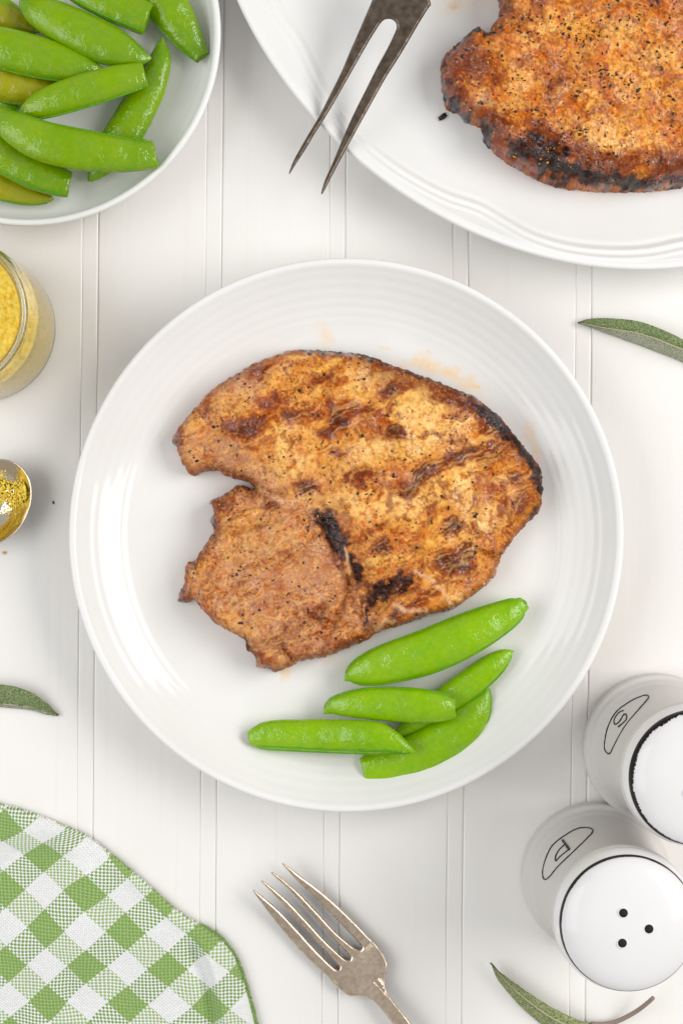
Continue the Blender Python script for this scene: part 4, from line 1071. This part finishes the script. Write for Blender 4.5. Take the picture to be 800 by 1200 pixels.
sh_p, cP = shaker(697, 1027, 'P', 'white pepper shaker with a letter P in a half oval and three holes showing', 0.00042, math.radians(118), 3)
sh_s, cS = shaker(769, 876, 'S', 'white salt shaker with a letter S and a thick ragged dark ring', 0.00125, math.radians(100), 9)
inked(sh_p, cP, 'label_outline', [(694, 974.5), (690, 970.5), (677, 971), (662, 979), (647, 991), (639, 1007), (635.5, 1022), (637.5, 1030.5), (644, 1027), (655, 1014), (675, 995), (686, 984)], 0.00036, True)
inked(sh_p, cP, 'letter_p', [(659, 985), (662, 989), (664, 992), (667, 996)], 0.00065)
inked(sh_p, cP, 'letter_p', [(662, 989), (655, 996), (651, 1003), (651, 1009), (656, 1004), (662, 999), (667, 995)], 0.0004)
inked(sh_s, cS, 'label_outline', [(759.5, 816.5), (755, 815), (740, 821), (722, 834), (712, 852), (708, 872), (709, 880), (714, 883), (720, 872), (732, 851), (745, 835), (757, 821)], 0.00036, True)
inked(sh_s, cS, 'letter_s', [(730, 833), (726, 834.5), (721, 840), (719, 846), (721, 849), (726, 845), (730, 838), (733, 837.5), (733.5, 843), (729, 848), (724, 852)], 0.0004)

# ------------------------------------------------------------------ gingham napkin
def mat_gingham():
    q = NT('green_gingham'); uv = q.n('ShaderNodeAttribute', attribute_name='weave').outputs['Vector']
    sx = q.n('ShaderNodeSeparateXYZ'); q.l(uv, sx.inputs[0]); u, v = sx.outputs[0], sx.outputs[1]
    def stripe(s):   # 1 on green stripes, 0 on white ones
        f = q.math('FRACT', q.math('ADD', q.math('DIVIDE', s, 64.5), 0.25 + 100)); return q.math('GREATER_THAN', f, 0.5)
    T = 2.9
    fu = q.math('FRACT', q.math('ADD', q.math('DIVIDE', u, T), 500)); fv = q.math('FRACT', q.math('ADD', q.math('DIVIDE', v, T), 500))
    cu = q.math('FLOOR', q.math('ADD', q.math('DIVIDE', u, T), 500)); cv = q.math('FLOOR', q.math('ADD', q.math('DIVIDE', v, T), 500))
    par = q.math('MODULO', q.math('ADD', cu, cv), 2.0)
    g = q.mix(par, stripe(u), stripe(v))
    oc = q.coord(); nz = q.noise(oc, 900, 3)
    green = q.mix(par, q.mix(q.ramp(nz, [(0.3, 0.0), (0.7, 1.0)]), L4(122, 158, 76), L4(136, 168, 90)), q.mix(q.ramp(nz, [(0.3, 0.0), (0.7, 1.0)]), L4(152, 182, 110), L4(168, 194, 130)))
    white = q.mix(q.ramp(nz, [(0.3, 0.0), (0.7, 1.0)]), L4(232, 234, 232), L4(244, 245, 245))
    c = q.mix(g, white, green)
    # round threads, dark gaps are left to real relief
    hu = q.math('SINE', q.math('MULTIPLY', fu, math.pi)); hv = q.math('SINE', q.math('MULTIPLY', fv, math.pi))
    hgt = q.mix(par, hv, hu)
    hgt = q.math('MULTIPLY', hgt, q.mix(par, hu, hv))
    q.set(Base_Color=c, Roughness=0.92, Specular_IOR_Level=0.1, Sheen_Weight=0.25, Normal=q.bump(hgt, 0.7, 0.0006)); return q.m
M_ging = mat_gingham()
NO = [(-70, 925), (-30, 934), (0, 943), (25, 950), (58, 962), (90, 975), (115, 990), (150, 1018), (175, 1040), (200, 1062), (225, 1080), (250, 1095), (264, 1108), (275, 1124), (284, 1148), (291, 1172), (298, 1200), (304, 1230), (300, 1300), (-70, 1300)]
def napkin():
    poly = catmull(NO, 4, True)
    step = 1.5
    xs = np.arange(-66, 310, step); ys = np.arange(918, 1290, step)
    X, Y = np.meshgrid(xs, ys); d, gx, gy = sdf(poly, X, Y)
    d = d + (fbm(X / 9, Y / 9, 401, 3) - .5) * 2.0
    w = 13.0; t = np.clip(d / w, 0, 1)
    h = 0.0052 * np.sqrt(np.clip(1 - (1 - t) ** 2, 0, 1)) + 0.0030 * (fbm(X / 64, Y / 64, 411, 2) - .5) * sstep(0, 20, d)
    # folds
    l1 = line_d([(-40, 1022), (-5, 1003), (16, 987), (34, 990), (60, 986), (85, 992)], X, Y); sd = (Y - 990)
    h += 0.0022 * np.exp(-((l1) / 9) ** 2)
    h += 0.0030 * np.exp(-(line_d([(236, 1104), (248, 1124), (254, 1146), (262, 1180), (270, 1230)], X, Y) / 8) ** 2) - 0.0026 * np.exp(-(line_d([(228, 1120), (240, 1146), (246, 1180), (250, 1230)], X, Y) / 9) ** 2)
    h -= 0.0012 * np.exp(-(line_d([(110, 1010), (170, 1060), (230, 1110)], X, Y) / 12) ** 2)
    h += 0.0012 * blob(X, Y, 120, 1090, 60, 40, 30)
    ins = d > 0
    nb = np.zeros_like(ins)
    for ax in (0, 1):
        for s in (1, -1): nb |= np.roll(ins, s, ax)
    edge = nb & ~ins; keep = ins | edge
    gy_, gx_ = np.gradient(d, step); gl = np.hypot(gx_, gy_) + 1e-6; mv = np.clip(-d / gl, 0, 3)
    PX = np.where(edge, X + gx_ / gl * mv, X); PY = np.where(edge, Y + gy_ / gl * mv, Y)
    Z = np.where(edge, 0.0006, 0.001 + np.maximum(h, 0.0002))
    idx = -np.ones(X.shape, np.int64); idx[keep] = np.arange(keep.sum())
    c0 = W(100, 1100, 0); k = S * (1 - 0.005 / H)
    co = np.stack([(PX[keep] - 400) * k - c0.x, (600 - PY[keep]) * k - c0.y, Z[keep]], 1)
    qd = np.stack([idx[:-1, :-1], idx[1:, :-1], idx[1:, 1:], idx[:-1, 1:]], -1).reshape(-1, 4); qd = qd[(qd >= 0).all(1)]
    me = grid_mesh('gingham_napkin', co, qd)
    # weave coordinates along the two thread directions, slightly wavering
    wx = X - 54 + (fbm(X / 60, Y / 60, 421, 2) - .5) * 9; wy = Y - 1043.5 + (fbm(X / 60, Y / 60, 431, 2) - .5) * 9
    shift = 14 * sstep(1000, 975, Y + 0.1 * X) * sstep(110, 60, X)
    wy = wy - shift
    A = np.linalg.inv(np.array([[48, 46.5], [45, -41]], float)) * 64.5
    u = A[0, 0] * wx + A[0, 1] * wy; v = A[1, 0] * wx + A[1, 1] * wy
    u = u - 16.1 * 0; v = v - 16.1 * 0
    at = me.attributes.new('weave', 'FLOAT_VECTOR', 'POINT')
    uvz = np.stack([u[keep], v[keep], np.zeros(keep.sum())], 1); at.data.foreach_set('vector', uvz.astype(np.float32).ravel())
    o = link('gingham_napkin', me, M_ging, loc=c0)
    tag(o, 'folded green and white gingham cloth napkin in the lower left corner', 'napkin')
    # loose thread ends along the selvage
    r = random.Random(8); fv, ff = [], []
    edgep = resample(poly[(poly[:, 0] > -40) & (poly[:, 1] < 1240)], 620)
    for i in range(1, 619):
        for _ in range(2 if edgep[i][0] < 235 else 4):
            p = edgep[i]; tn = edgep[i + 1] - edgep[i - 1]; tn = tn / (np.hypot(*tn) + 1e-6); nn = np.array([tn[1], -tn[0]])
            ln = r.uniform(0.6, 1.6) if p[0] < 235 else r.uniform(1.5, 5.5)
            a = p - nn * 1.5 + tn * r.uniform(-1, 1); b_ = p + nn * ln * .5 + tn * r.uniform(-1, 1); e = p + nn * ln + tn * r.uniform(-2, 2)
            tb = [W(a[0], a[1], .0022) - c0, W(b_[0], b_[1], .002) - c0, W(e[0], e[1], r.uniform(.0005, .0028)) - c0]
            sd_ = Vector((tn[0], -tn[1], 0)) * 0.00016; up = Vector((0, 0, .00022)); b0 = len(fv)
            for q in tb: fv += [q - sd_, q + sd_, q + up]
            for s in (0, 3):
                for j in range(3):
                    j2 = (j + 1) % 3; ff.append((b0 + s + j, b0 + s + j2, b0 + s + 3 + j2, b0 + s + 3 + j))
    fo = link('fringe', mesh('fringe', fv, ff), M_thread, o); fo['kind'] = 'stuff'
M_thread = simple('green_thread', L4(156, 188, 112), 0.9)
napkin()
